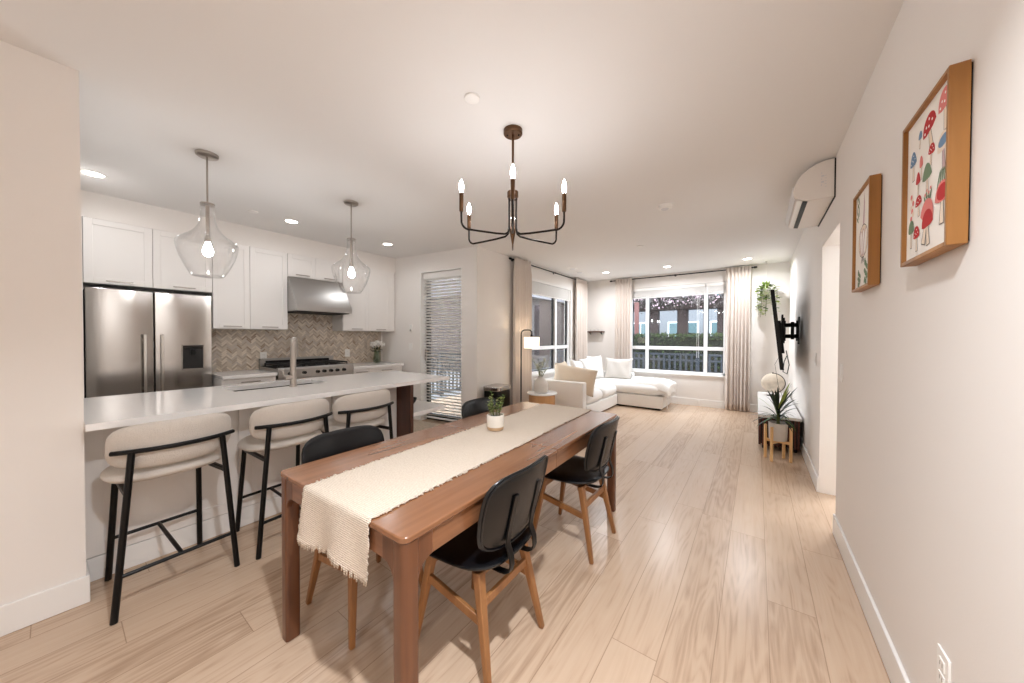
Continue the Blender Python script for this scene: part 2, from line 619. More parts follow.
    def leaf(s, base, tip, width, up=(0, 0, 1), m=None, droop=0.0, seg=4, fold=0.15):
        k = s.mi(m)
        b, t = Vector(base), Vector(tip)
        ax = t - b
        side = ax.cross(Vector(up))
        if side.length < 1e-6:
            side = Vector((1, 0, 0))
        side.normalize()
        nn = side.cross(ax).normalized()
        rows = []
        for i in range(seg + 1):
            q = i / seg
            c = b + ax * q - Vector((0, 0, 1)) * droop * q * q
            ww = width * math.sin(PI * min(1, q * 0.86 + 0.12)) ** 0.8 * 0.5
            if i == seg:
                ww = width * 0.02
            rows.append([s.bm.verts.new(c - side * ww + nn * ww * fold), s.bm.verts.new(c), s.bm.verts.new(c + side * ww + nn * ww * fold)])
        for a, c in zip(rows[:-1], rows[1:]):
            s.face([a[0], a[1], c[1], c[0]], k)
            s.face([a[1], a[2], c[2], c[1]], k)
        return s

    def build(s, name, m=None, parent=None, bevel=0.0, seg=2, smooth=35, solid=0.0, subsurf=0, recalc=True, local=False):
        if recalc:
            bmesh.ops.recalc_face_normals(s.bm, faces=s.bm.faces)
        me = bpy.data.meshes.new(name)
        if parent is not None and not local:
            off = Vector((0, 0, 0))
            p = parent
            while p is not None:
                off += Vector(p.location)
                p = p.parent
            bmesh.ops.translate(s.bm, verts=s.bm.verts, vec=-off)
        s.bm.to_mesh(me)
        s.bm.free()
        ms = s.mats if s.mats else [m]
        for q in ms:
            me.materials.append(q)
        if smooth:
            for p in me.polygons:
                p.use_smooth = True
            me.set_sharp_from_angle(angle=math.radians(smooth))
        o = bpy.data.objects.new(name, me)
        C.objects.link(o)
        if parent is not None:
            o.parent = parent
        if solid:
            md = o.modifiers.new('thickness', 'SOLIDIFY')
            md.thickness = solid
            md.offset = 0
        if bevel:
            md = o.modifiers.new('bevel', 'BEVEL')
            md.width = bevel
            md.segments = seg
            md.limit_method = 'ANGLE'
            md.angle_limit = math.radians(40)
        if subsurf:
            md = o.modifiers.new('smooth', 'SUBSURF')
            md.levels = subsurf
            md.render_levels = subsurf
        return o


def tag(o, label, cat, group=None):
    o['label'] = label
    o['category'] = cat
    if group:
        o['group'] = group
    return o


def thing(name, label, cat, loc=(0, 0, 0), rotz=0.0, group=None):
    o = bpy.data.objects.new(name, None)
    o.empty_display_size = 0.1
    C.objects.link(o)
    o.location = loc
    o.rotation_euler = (0, 0, rotz)
    return tag(o, label, cat, group)


def struct(o):
    o['kind'] = 'structure'
    return o


def dup(root, loc, rotz=None, label=None, group=None):
    r = root.copy()
    C.objects.link(r)
    r.location = loc
    if rotz is not None:
        r.rotation_euler = (0, 0, rotz)
    if label:
        r['label'] = label
    if group:
        r['group'] = group

    def rec(src, dst):
        for ch in list(src.children):
            c = ch.copy()
            C.objects.link(c)
            c.parent = dst
            rec(ch, c)
    rec(root, r)
    return r


# ------------------------------------------------------------------ the room shell
CH = 2.665
XR, XL, YF, YB = 0.451, -3.28, 7.50, -2.4
XK = -5.25
PATIO_O = (XK, 3.37, 0)
PATIO_A = math.radians(7.5184)

struct(MB().box(-5.6, 1.6, YB - 0.15, 7.7, -0.1, 0).build('floor', FLOOR, smooth=0))
struct(MB().box(-5.6, 1.6, YB - 0.15, 7.7, CH, CH + 0.12).build('ceiling', CEIL, smooth=0))

# right wall with a doorway below the air conditioner
b = MB()
b.box(XR, XR + 0.16, YB, 3.17, 0, CH)
b.box(XR, XR + 0.16, 3.935, YF + 0.15, 0, CH)
b.box(XR, XR + 0.16, 3.17, 3.935, 2.14, CH)
struct(b.build('wall_right', WALL, smooth=0))
# side hall beyond the doorway, its door swung open against the hall wall
b = MB()
hx0, hx1, hy0, hy1 = XR + 0.16, XR + 1.75, 2.7, 4.95
b.box(hx0, hx1 + 0.1, hy0 - 0.1, hy0, 0, CH)
b.box(hx0, hx1 + 0.1, hy1, hy1 + 0.1, 0, CH)
b.box(hx1, hx1 + 0.1, hy0, hy1, 0, CH)
struct(b.build('wall_hall', WALL, smooth=0))
b = MB()
b.box(XR + 0.18, XR + 0.94, 3.09, 3.13, 0.008, 2.13)
d1 = struct(b.build('door_1', TRIM, smooth=0))
b = MB()
for z0, z1 in ((0.2, 0.95), (1.1, 1.95)):
    for x0, x1 in ((XR + 0.27, XR + 0.52), (XR + 0.59, XR + 0.84)):
        b.box(x0, x1, 3.129, 3.136, z0, z1)
b.build('door_panel', TRIM, d1, bevel=0.004)
hb = MB()
hb.cyl((XR + 0.87, 3.13, 0.98), (XR + 0.87, 3.18, 0.98), 0.011, n=12)
hb.cyl((XR + 0.87, 3.178, 0.98), (XR + 0.77, 3.178, 0.98), 0.009, n=12)
hb.build('door_handle', NICKEL, d1)
hl = thing('hall_ceiling_light', 'round flush light on the ceiling of the side hall beyond the doorway', 'ceiling light', (XR + 0.55, 4.35, CH))
MB().lathe([(0, -0.05), (0.10, -0.048), (0.14, -0.03), (0.15, 0.0), (0, 0)], n=32).build('glass_dome', mat('hall_dome', (1, 1, 1, 1), 0.4, emit=(1.0, 0.97, 0.93, 1), estr=3.0), hl, local=True)
lamp_light('hall_lamp', (0, 0, -0.055), 11.0, 0.2, (0.92, 0.96, 1.0), hl)

# far wall with window
WX0, WX1, WZ0, WZ1 = -2.27, -0.465, 0.615, 2.41
b = MB()
b.box(XL - 0.15, WX0, YF, YF + 0.16, 0, CH)
b.box(WX1, XR + 0.16, YF, YF + 0.16, 0, CH)
b.box(WX0, WX1, YF, YF + 0.16, 0, WZ0)
b.box(WX0, WX1, YF, YF + 0.16, WZ1, CH)
struct(b.build('wall_far', WALL, smooth=0))
# living room left wall with window
LY0, LY1, LZ0, LZ1 = 4.72, 6.66, 0.66, 2.42
b = MB()
b.box(XL - 0.16, XL, 3.655, LY0, 0, CH)
b.box(XL - 0.16, XL, LY1, YF + 0.15, 0, CH)
b.box(XL - 0.16, XL, LY0, LY1, 0, LZ0)
b.box(XL - 0.16, XL, LY0, LY1, LZ1, CH)
struct(b.build('wall_left', WALL, smooth=0))
# patio wall (slightly turned), built in its own frame: u along, v outward
DU0, DU1, DZ1 = 0.885, 1.712, 2.385
b = MB()
b.box(-0.1, DU0, 0, 0.18, 0, CH)
b.box(DU1, 1.985, 0, 0.18, 0, CH)
b.box(DU0, DU1, 0, 0.18, DZ1, CH)
wp = struct(b.build('wall_patio', WALL, smooth=0))
wp.location = PATIO_O
wp.rotation_euler = (0, 0, PATIO_A)
# kitchen wall, bulkhead above the cupboards, entry block, back wall
b = MB()
b.box(XK - 0.15, XK, -0.1, 3.42, 0, CH)
struct(b.build('wall_kitchen', WALL, smooth=0))
b = MB()
b.box(XK, -4.925, 0.10, 3.44, 2.43, CH)
struct(b.build('wall_bulkhead', WALL, smooth=0))
b = MB()
b.box(-2.88, -2.732, YB, 0.088, 0, CH)
b.box(XK - 0.1, -2.88, -0.05, 0.088, 0, CH)
struct(b.build('wall_entry', WALL, smooth=0))
struct(MB().box(-2.86, XR + 0.16, YB - 0.15, YB, 0, CH).build('wall_back', WALL, smooth=0))


def baseboard(name, segs):
    bb = MB()
    for (x0, x1, y0, y1) in segs:
        bb.box(x0, x1, y0, y1, 0, 0.137)
    return struct(bb.build(name, TRIM, bevel=0.004))


baseboard('baseboard_right', [(XR - 0.014, XR, YB, 3.17), (XR - 0.014, XR, 3.935, YF)])
baseboard('baseboard_far', [(XL, XR - 0.014, YF - 0.014, YF)])
baseboard('baseboard_left', [(XL, XL + 0.014, 3.68, YF - 0.014)])
baseboard('baseboard_entry', [(-2.732, -2.718, YB, 0.1), (-2.90, -2.732, 0.088, 0.1)])
bbp = MB()
bbp.box(0.3, DU0, -0.014, 0, 0, 0.137)
bbp.box(DU1, 1.985, -0.014, 0, 0, 0.137)
q = struct(bbp.build('baseboard_patio', TRIM, bevel=0.004))
q.location = PATIO_O
q.rotation_euler = (0, 0, PATIO_A)

# herringbone backsplash
def herringbone():
    out = MB()
    for t in TILE:
        out.mi(t)
    gk = out.mi(GROUT)
    W_, n_ = 0.0175, 4

    def region(y0, y1, z0, z1):
        tmp = bmesh.new()
        R45 = Matrix.Rotation(math.radians(45), 2)
        K = 190
        gap = 0.0011
        rr = random.Random(5)
        for k in range(-K, K):
            for mth in range(-26, 27):
                ox = k + 2 * n_ * mth
                for (a0, a1, b0, b1) in ((ox, ox + n_, k, k + 1), (ox + n_, ox + n_ + 1, k - n_ + 1, k + 1)):
                    pts = [Vector((p * W_ + dx, q_ * W_ + dy)) for p, q_, dx, dy in ((a0, b0, gap, gap), (a1, b0, -gap, gap), (a1, b1, -gap, -gap), (a0, b1, gap, -gap))]
                    pts = [R45 @ p for p in pts]
                    cx = sum(p.x for p in pts) / 4 + 2.2
                    cz = sum(p.y for p in pts) / 4 + 1.2
                    mi_ = rr.choices(range(5), (4, 3, 3, 1, 3))[0]
                    if cx < y0 - 0.1 or cx > y1 + 0.1 or cz < z0 - 0.1 or cz > z1 + 0.1:
                        continue
                    f = tmp.faces.new([tmp.verts.new((XK + 0.008, p.x + 2.2, p.y + 1.2)) for p in pts])
                    f.material_index = mi_
        for co, no in (((0, y0, 0), (0, -1, 0)), ((0, y1, 0), (0, 1, 0)), ((0, 0, z0), (0, 0, -1)), ((0, 0, z1), (0, 0, 1))):
            bmesh.ops.bisect_plane(tmp, geom=tmp.verts[:] + tmp.edges[:] + tmp.faces[:], plane_co=co, plane_no=no, clear_outer=True)
        vm = {}
        for f in tmp.faces:
            vs = []
            for v in f.verts:
                if v not in vm:
                    vm[v] = out.bm.verts.new(v.co)
                vs.append(vm[v])
            g = out.bm.faces.new(vs)
            g.material_index = f.material_index
        tmp.free()
        out.box(XK, XK + 0.0065, y0, y1, z0, z1, GROUT)
    region(1.06, 3.34, 0.921, 1.435)
    region(1.80, 2.52, 1.435, 1.70)
    return out


struct(herringbone().build('wall_backsplash', None, smooth=0, recalc=False))


# ------------------------------------------------------------------ windows
def window_far():
    b = MB()
    y0, y1 = YF + 0.045, YF + 0.115
    f = 0.05
    b.box(WX0, WX0 + f, y0, y1, WZ0, WZ1)
    b.box(WX1 - f, WX1, y0, y1, WZ0, WZ1)
    b.box(WX0, WX1, y0, y1, WZ0, WZ0 + f)
    b.box(WX0, WX1, y0, y1, WZ1 - f, WZ1)
    for x in (-1.906, -0.809):
        b.box(x - 0.032, x + 0.032, y0 - 0.01, y1, WZ0, WZ1)
    b.box(WX0, WX1, y0 - 0.006, y1, 1.095, 1.165)
    o = struct(b.build('window_1', VINYL, bevel=0.004))
    g = MB()
    g.box(WX0 + 0.02, WX1 - 0.02, YF + 0.08, YF + 0.086, WZ0 + 0.02, WZ1 - 0.02)
    g.build('pane', GLASS, o, smooth=0)
    s = MB()
    for x0, x1 in ((WX0 + f, -1.938), (-1.874, -0.841), (-0.777, WX1 - f)):
        for z0, z1 in ((WZ0 + f, 1.095), (1.165, WZ1 - f)):
            for a in ((x0, x0 + 0.012, z0, z1), (x1 - 0.012, x1, z0, z1), (x0, x1, z0, z0 + 0.012), (x0, x1, z1 - 0.012, z1)):
                s.box(a[0], a[1], YF + 0.068, YF + 0.098, a[2], a[3])
    s.build('gasket', BLACKF, o, smooth=0)
    s = MB()
    s.box(WX0 - 0.03, WX1 + 0.03, YF - 0.03, YF + 0.05, WZ0 - 0.025, WZ0 + 0.002)
    s.build('window_sill', TRIM, o, bevel=0.004)


window_far()


def window_left():
    b = MB()
    x0, x1 = XL - 0.115, XL - 0.045
    f = 0.05
    b.box(x0, x1, LY0, LY0 + f, LZ0, LZ1)
    b.box(x0, x1, LY1 - f, LY1, LZ0, LZ1)
    b.box(x0, x1, LY0, LY1, LZ0, LZ0 + f)
    b.box(x0, x1, LY0, LY1, LZ1 - f, LZ1)
    b.box(x0, x1 + 0.01, 6.02, 6.10, LZ0, LZ1)
    b.box(x0, x1 + 0.006, LY0, LY1, 1.11, 1.18)
    o = struct(b.build('window_2', VINYL, bevel=0.004))
    g = MB()
    g.box(XL - 0.086, XL - 0.08, LY0 + 0.02, LY1 - 0.02, LZ0 + 0.02, LZ1 - 0.02)
    g.build('pane', GLASS, o, smooth=0)
    s = MB()
    for y0, y1 in ((LY0 + f, 6.02), (6.10, LY1 - f)):
        for z0, z1 in ((LZ0 + f, 1.11), (1.18, LZ1 - f)):
            for a in ((y0, y0 + 0.014, z0, z1), (y1 - 0.04, y1, z0, z1), (y0, y1, z0, z0 + 0.012), (y0, y1, z1 - 0.012, z1)):
                s.box(XL - 0.098, XL - 0.068, a[0], a[1], a[2], a[3])
    s.build('gasket', BLACKF, o, smooth=0)
    s = MB()
    s.box(XL - 0.05, XL + 0.03, LY0 - 0.03, LY1 + 0.03, LZ0 - 0.025, LZ0 + 0.002)
    s.build('window_sill', TRIM, o, bevel=0.004)


window_left()

# patio door: glazed, dark frame, in a deep opening
b = MB()
v0, v1 = 0.13, 0.18
b.box(DU0, DU0 + 0.07, v0, v1, 0, DZ1)
b.box(DU1 - 0.07, DU1, v0, v1, 0, DZ1)
b.box(DU0, DU1, v0, v1, DZ1 - 0.07, DZ1)
b.box(DU0, DU1, v0, v1, 0, 0.10)
pd = struct(b.build('door_2', BLACKF, bevel=0.004))
pd.location = PATIO_O
pd.rotation_euler = (0, 0, PATIO_A)
MB().box(DU0 + 0.06, DU1 - 0.06, 0.152, 0.158, 0.09, DZ1 - 0.06).build('pane', GLASS, pd, smooth=0, local=True)
h = MB()
h.box(DU0 + 0.02, DU0 + 0.05, 0.085, 0.10, 0.95, 1.15)
h.tube([(DU0 + 0.035, 0.12, 1.05), (DU0 + 0.035, 0.112, 1.03), (DU0 + 0.035, 0.112, 0.96)], 0.006, 8)
h.build('door_handle', NICKEL, pd, local=True)
# white lining of the opening
b = MB()
b.box(DU0 - 0.001, DU0 + 0.012, -0.002, 0.13, 0, DZ1)
b.box(DU1 - 0.012, DU1 + 0.001, -0.002, 0.13, 0, DZ1)
b.box(DU0, DU1, -0.002, 0.13, DZ1 - 0.012, DZ1 + 0.001)
q = struct(b.build('trim_1', TRIM, smooth=0))
q.location = PATIO_O
q.rotation_euler = (0, 0, PATIO_A)

# venetian blind on the patio door
bl = thing('venetian_blind', 'white slatted venetian blind hanging in the glazed patio door', 'blind', PATIO_O, PATIO_A)
b = MB()
b.box(DU0 + 0.025, DU1 - 0.02, 0.045, 0.105, DZ1 - 0.11, DZ1 - 0.015)
b.build('head_rail', BLIND, bl, bevel=0.003, local=True)
b = MB()
z = 0.10
while z < DZ1 - 0.12:
    k = 0
    u0, u1 = DU0 + 0.03, DU1 - 0.025
    a = math.radians(32)
    dv, dz = 0.024 * math.cos(a), 0.024 * math.sin(a)
    p = [(0.075 - dv, z + dz), (0.075, z + 0.003), (0.075 + dv, z - dz), (0.075 + dv, z - dz - 0.0025), (0.075, z + 0.0005), (0.075 - dv, z + dz - 0.0025)]
    b.prism(p, 'x', u0, u1)
    z += 0.048
b.build('slats', BLIND, bl, smooth=0, local=True)
b = MB()
b.box(DU0 + 0.03, DU1 - 0.025, 0.057, 0.093, 0.045, 0.065)
b.build('bottom_rail', BLIND, bl, bevel=0.003, local=True)
b = MB()
for u in (DU0 + 0.14, DU1 - 0.14):
    b.box(u - 0.001, u + 0.001, 0.0515, 0.053, 0.06, DZ1 - 0.1)
    b.box(u - 0.001, u + 0.001, 0.097, 0.0985, 0.06, DZ1 - 0.1)
b.build('ladder_cord', BLIND, bl, smooth=0, local=True)


# raised blinds in the two windows
def raised_blind(name, label, axis):
    if axis == 'x':
        t = thing(name, label, 'blind', ((WX0 + WX1) / 2, YF + 0.02, 2.2))
        bx = lambda b, a0, a1, d0, d1, z0, z1: b.box(a0, a1, YF + d0, YF + d1, z0, z1)
        A0, A1, zt, zb, split = WX0 + 0.01, WX1 - 0.01, WZ1 - 0.005, 2.19, (-0.825, -0.795)
    else:
        t = thing(name, label, 'blind', (XL - 0.02, (LY0 + LY1) / 2, 2.2))
        bx = lambda b, a0, a1, d0, d1, z0, z1: b.box(XL - d1, XL - d0, a0, a1, z0, z1)
        A0, A1, zt, zb, split = LY0 + 0.01, LY1 - 0.01, LZ1 - 0.005, 2.13, None
    spans = [(A0, A1)] if not split else [(A0, split[0]), (split[1], A1)]
    b = MB()
    for a0, a1 in spans:
        bx(b, a0, a1, -0.005 if axis == 'x' else -0.02, 0.035, zt - 0.055, zt)
    b.build('head_rail', BLIND, t, bevel=0.003)
    b = MB()
    for a0, a1 in spans:
        z = zb + 0.03
        while z < zt - 0.062:
            bx(b, a0 + 0.01, a1 - 0.01, 0.0, 0.034, z, z + 0.0065)
            z += 0.011
    b.build('slats', BLIND, t, smooth=0)
    b = MB()
    for a0, a1 in spans:
        bx(b, a0 + 0.008, a1 - 0.008, 0.0, 0.034, zb, zb + 0.022)
    b.build('bottom_rail', BLIND, t, bevel=0.003)
    b = MB()
    for a0, a1 in spans[:1]:
        for k in (0.10, 0.13):
            bx(b, a1 - k, a1 - k + 0.004, -0.004, 0.0, 0.95, zt - 0.05)
    b.build('cord', BLIND, t, smooth=0)


raised_blind('raised_blind', 'white blind raised to the top of the far window', 'x')
raised_blind('raised_blind', 'white blind raised to the top of the window behind the sofa arm', 'y')


# curtains
def curtain_panel(label, p0, p1, n, seed, amp=0.038, hem=0.015, ztop=2.642, group=None):
    rr = random.Random(seed)
    p0, p1 = Vector(p0), Vector(p1)
    L_ = (p1 - p0).length
    ax = (p1 - p0) / L_
    pr = Vector((-ax.y, ax.x, 0))
    ph = [rr.uniform(-0.7, 0.7) for _ in range(n + 2)]
    am = [rr.uniform(0.7, 1.15) for _ in range(n + 2)]

    def fn(u, v):
        z = hem + (ztop - hem) * v
        t = u * n
        i = int(min(n - 1, t))
        a = am[i] * (1 - (t - i)) + am[i + 1] * (t - i)
        f = ph[i] * (1 - (t - i)) + ph[i + 1] * (t - i)
        top = max(0, (v - 0.9) / 0.1)
        sway = 0.4 * math.sin(v * 3 + f * 3) * (1 - v)
        s_ = math.sin(2 * PI * t + f * (1 - top) + sway)
        off = amp * a * s_ * (1 - 0.45 * top) * (1.0 + 0.15 * (1 - v))
        slide = 0.25 * L_ / n * math.sin(4 * PI * t + f) * (1 - top)
        q = p0 + ax * (u * L_ + slide * 0.5) + pr * off
        return (q.x, q.y, z)
    b = MB()
    b.grid(fn, n * 14, 22)
    o = b.build('curtain', CURTAIN, solid=0.004, smooth=180)
    return tag(o, label, 'curtain', group)


CR = YF - 0.055
curtain_panel('beige curtain left of the far window, above the white corner pillows', (-2.555, CR - 0.04, 0), (-2.195, CR - 0.04, 0), 6, 1)
curtain_panel('beige curtain right of the far window, next to the hanging plant', (-0.475, CR - 0.055, 0), (-0.09, CR - 0.055, 0), 7, 2)
CL = XL + 0.06
curtain_panel('beige curtain behind the black floor lamp, near end of the side window', (CL + 0.05, 4.42, 0), (CL + 0.05, 4.86, 0), 5, 3, amp=0.05)
curtain_panel('beige curtain in the corner by the small dark shelf, far end of the side window', (CL + 0.04, 6.74, 0), (CL + 0.04, 7.28, 0), 6, 4)


def rod(label, p0, p1, wall_dir):
    p0, p1, wd = Vector(p0), Vector(p1), Vector(wall_dir)
    t = thing('curtain_rod', label, 'curtain rod', (p0 + p1) / 2)
    MB().cyl(p0, p1, 0.011, n=12).build('pole', BLACKM, t)
    ax = (p1 - p0).normalized()
    for p, s in ((p0, -1), (p1, 1)):
        MB().cyl(p, p + ax * s * 0.045, 0.019, 0.017, n=14).build('finial', BLACKM, t, bevel=0.003)
    for k in (0.03, 0.5, 0.97):
        q = p0 + (p1 - p0) * k
        b = MB()
        b.cyl(q, q + wd * 0.049, 0.007, n=8)
        b.cyl(q + wd * 0.044, q + wd * 0.05, 0.022, n=14)
        b.cyl(q - ax * 0.01, q + ax * 0.01, 0.015, n=12)
        b.build('bracket', BLACKM, t)


rod('black curtain rod above the far window', (-2.65, CR, 2.615), (-0.05, CR, 2.615), (0, 1, 0))
rod('black curtain rod above the side window behind the sofa', (CL, 4.38, 2.615), (CL, 7.34, 2.615), (-1, 0, 0))

# ------------------------------------------------------------------ dining table
TR = math.radians(1.1)
tb = thing('dining_table', 'long walnut dining table with rounded corners under a cream runner', 'table', (-1.295, 1.595, 0), TR)
TW, TL = 0.442, 1.0


def round_rect(x0, x1, y0, y1, radii, seg=6):
    pts = []
    cs = ((x1, y1, 0), (x0, y1, 90), (x0, y0, 180), (x1, y0, 270))
    for (x, y, a0), r in zip(cs, radii):
        if r <= 0:
            pts.append((x, y))
            continue
        cx = x - r if x == x1 else x + r
        cy = y - r if y == y1 else y + r
        for i in range(seg + 1):
            a = math.radians(a0 + 90 * i / seg)
            pts.append((cx + r * math.cos(a), cy + r * math.sin(a)))
    return pts


for y0, y1, rad in ((-TL, -0.0185, (0, 0, 0.028, 0.028)), (-0.0155, TL, (0.028, 0.028, 0, 0))):
    b = MB()
    b.prism(round_rect(-TW, TW, y0, y1, rad), 'z', 0.729, 0.75)
    b.build('tabletop', WAL_Y, tb, bevel=0.004, local=True)
b = MB()
for sx in (-1, 1):
    for y0, y1 in ((-TL + 0.07, -0.0185), (-0.0155, TL - 0.07)):
        b = MB()
        b.box(sx * (TW - 0.020) - 0.011, sx * (TW - 0.020) + 0.011, y0, y1, 0.648, 0.7285)
        b.build('side_apron', WAL_Y, tb, bevel=0.002, local=True)
for sy in (-1, 1):
    b = MB()
    b.box(-TW + 0.07, TW - 0.07, sy * (TL - 0.020) - 0.011, sy * (TL - 0.020) + 0.011, 0.648, 0.7285)
    b.build('end_apron', WAL_X, tb, bevel=0.002, local=True)
for sx in (-1, 1):
    for sy in (-1, 1):
        b = MB()
        Lw = 0.060
        x0, x1 = sorted((sx * (TW - 0.004), sx * (TW - 0.004 - Lw)))
        y0, y1 = sorted((sy * (TL - 0.004), sy * (TL - 0.004 - Lw)))
        rads = [0.012] * 4
        ci = {(1, 1): 0, (-1, 1): 1, (-1, -1): 2, (1, -1): 3}[(sx, sy)]
        rads[ci] = 0.022
        b.prism(round_rect(x0, x1, y0, y1, rads, 5), 'z', 0, 0.7285)
        # curved shoulders up into the aprons
        R_ = 0.055
        xi = x0 if sx > 0 else x1
        yi = y0 if sy > 0 else y1
        arc = [(xi, 0.648 - R_ * 0.0)]
        px = [(xi + sx * 0.004, 0.648 - R_)] + [(xi - sx * (R_ - R_ * math.cos(t)), 0.648 - R_ + R_ * math.sin(t)) for t in (PI / 2 * i / 7 for i in range(8))] + [(xi - sx * R_, 0.7285), (xi + sx * 0.004, 0.7285)]
        b.prism(px, 'y', sy * (TL - 0.008), sy * (TL - 0.032))
        py = [(yi + sy * 0.004, 0.648 - R_)] + [(yi - sy * (R_ - R_ * math.cos(t)), 0.648 - R_ + R_ * math.sin(t)) for t in (PI / 2 * i / 7 for i in range(8))] + [(yi - sy * R_, 0.7285), (yi + sy * 0.004, 0.7285)]
        b.prism(py, 'x', sx * (TW - 0.008), sx * (TW - 0.032))
        b.build('leg', WAL_Z, tb, bevel=0.002, local=True)


# runner
def runner():
    hw = 0.219
    Ye = 1.0085
    zt = 0.7535
    near, far = 0.182, 0.20
    r = 0.012
    total = near + far + 2 * (Ye - r) + PI * r
    rr = random.Random(3)
    NJ, NI = 300, 44
    jag = [[rr.uniform(-1, 1) for _ in range(NJ + 1)] for _ in range(2)]
    jag2 = [rr.uniform(-1, 1) for _ in range(NI + 1)]

    def path(s):
        # from the near hanging end up, along, and down at the far end
        if s < near:
            return -Ye, zt - r - (near - s), (-1, 0)
        s -= near
        if s < PI * r / 2:
            a = s / r
            return -Ye + r - r * math.cos(a), zt - r + r * math.sin(a), (-math.cos(a), math.sin(a))
        s -= PI * r / 2
        if s < 2 * (Ye - r):
            return -Ye + r + s, zt, (0, 1)
        s -= 2 * (Ye - r)
        if s < PI * r / 2:
            a = s / r
            return Ye - r + r * math.sin(a), zt - r + r * math.cos(a), (math.sin(a), math.cos(a))
        s -= PI * r / 2
        return Ye, zt - r - s, (1, 0)

    def fn(u, v):
        i, j = int(round(u * NI)), int(round(v * NJ))
        s = v * total
        if j == 0:
            s += 0.010 * jag2[i]
        if j == NJ:
            s -= 0.010 * jag2[i]
        s0 = near * (1 + 0.10 * (u - 0.5) * 2) if v < 0.02 else 0
        y, z, nn = path(max(-0.02, s))
        if v * total < near:
            k = 1 - v * total / near
            z -= 0.012 * math.sin(u * 9) * k
            y -= 0.012 * k * math.sin(u * 11 + 1) + 0.008 * k
        x = (u - 0.5) * 2 * hw
        if i in (0, NI):
            x += (0.0055 * jag[0 if i == 0 else 1][j])
        x += 0.004 * math.sin(v * 17)
        lift = 0.0012 * (1 + mnoise.noise((u * 40, v * 200, 0)))
        return (x, y + nn[0] * lift, z + nn[1] * lift)
    b = MB()
    b.grid(fn, NI, NJ)
    # loose threads along the hems
    for sd in (-1, 1):
        for k in range(150):
            yy = rr.uniform(-Ye + 0.03, Ye - 0.03)
            x = sd * hw
            b.tube([(x - sd * 0.006, yy, zt + 0.002), (x + sd * rr.uniform(0.003, 0.009), yy + rr.uniform(-0.006, 0.006), zt + 0.001)], 0.0016, 5)
    for k in range(70):
        u = rr.random()
        x = (u - 0.5) * 2 * hw
        zz = zt - r - near - 0.012 * math.sin(u * 9)
        yy = -Ye - 0.012 * math.sin(u * 11 + 1) - 0.008
        b.tube([(x, yy, zz + 0.012), (x + rr.uniform(-0.004, 0.004), yy - 0.002, zz - rr.uniform(0.004, 0.02))], 0.0018, 5)
    o = b.build('table_runner', RUNNER, smooth=180, solid=0.003)
    o.location = (-1.271, 1.596, 0)
    o.rotation_euler = (0, 0, math.radians(2.3))
    tag(o, 'cream woven table runner with ragged hems lying along the dining table', 'table runner')


runner()

# little pot plant on the runner
pp = thing('potted_plant', 'small leafy plant in a white and tan pot on the table runner', 'plant', (-1.345, 1.665, 0.7585))
b = MB()
b.lathe([(0, 0.0), (0.045, 0.0), (0.05, 0.004), (0.053, 0.022)], m=CLAY)
b.lathe([(0.053, 0.022), (0.056, 0.06), (0.0555, 0.094), (0.0535, 0.097), (0.050, 0.094), (0.0495, 0.075)], m=CERAM)
b.build('pot', None, pp, local=True)
MB().lathe([(0.0495, 0.08), (0.03, 0.084), (0, 0.086)]).build('soil', SOIL, pp, local=True)
rr = random.Random(11)
b = MB()
for k in range(11):
    a = rr.uniform(0, 2 * PI)
    rad = rr.uniform(0.004, 0.028)
    h_ = rr.uniform(0.07, 0.155)
    lean = rr.uniform(0.01, 0.045)
    p0 = Vector((rad * math.cos(a), rad * math.sin(a), 0.082))
    p2 = p0 + Vector((lean * math.cos(a) * 1.2, lean * math.sin(a) * 1.2, h_))
    pm = (p0 + p2) / 2 + Vector((0, 0, 0.01))
    b.tube([p0, pm, p2], 0.0018, 6, STEM)
    for q in range(7):
        t = 0.25 + 0.75 * q / 6
        c = p0.lerp(p2, t)
        for sgn in (0, PI):
            an = q * 1.6 + sgn + a
            b.leaf(c, c + Vector((0.017 * math.cos(an), 0.017 * math.sin(an), 0.008)), 0.011, m=(LEAF, LEAF_S, LEAF_L)[(q + k) % 3], seg=3)
b.build('foliage', None, pp, local=True, recalc=False, smooth=60)


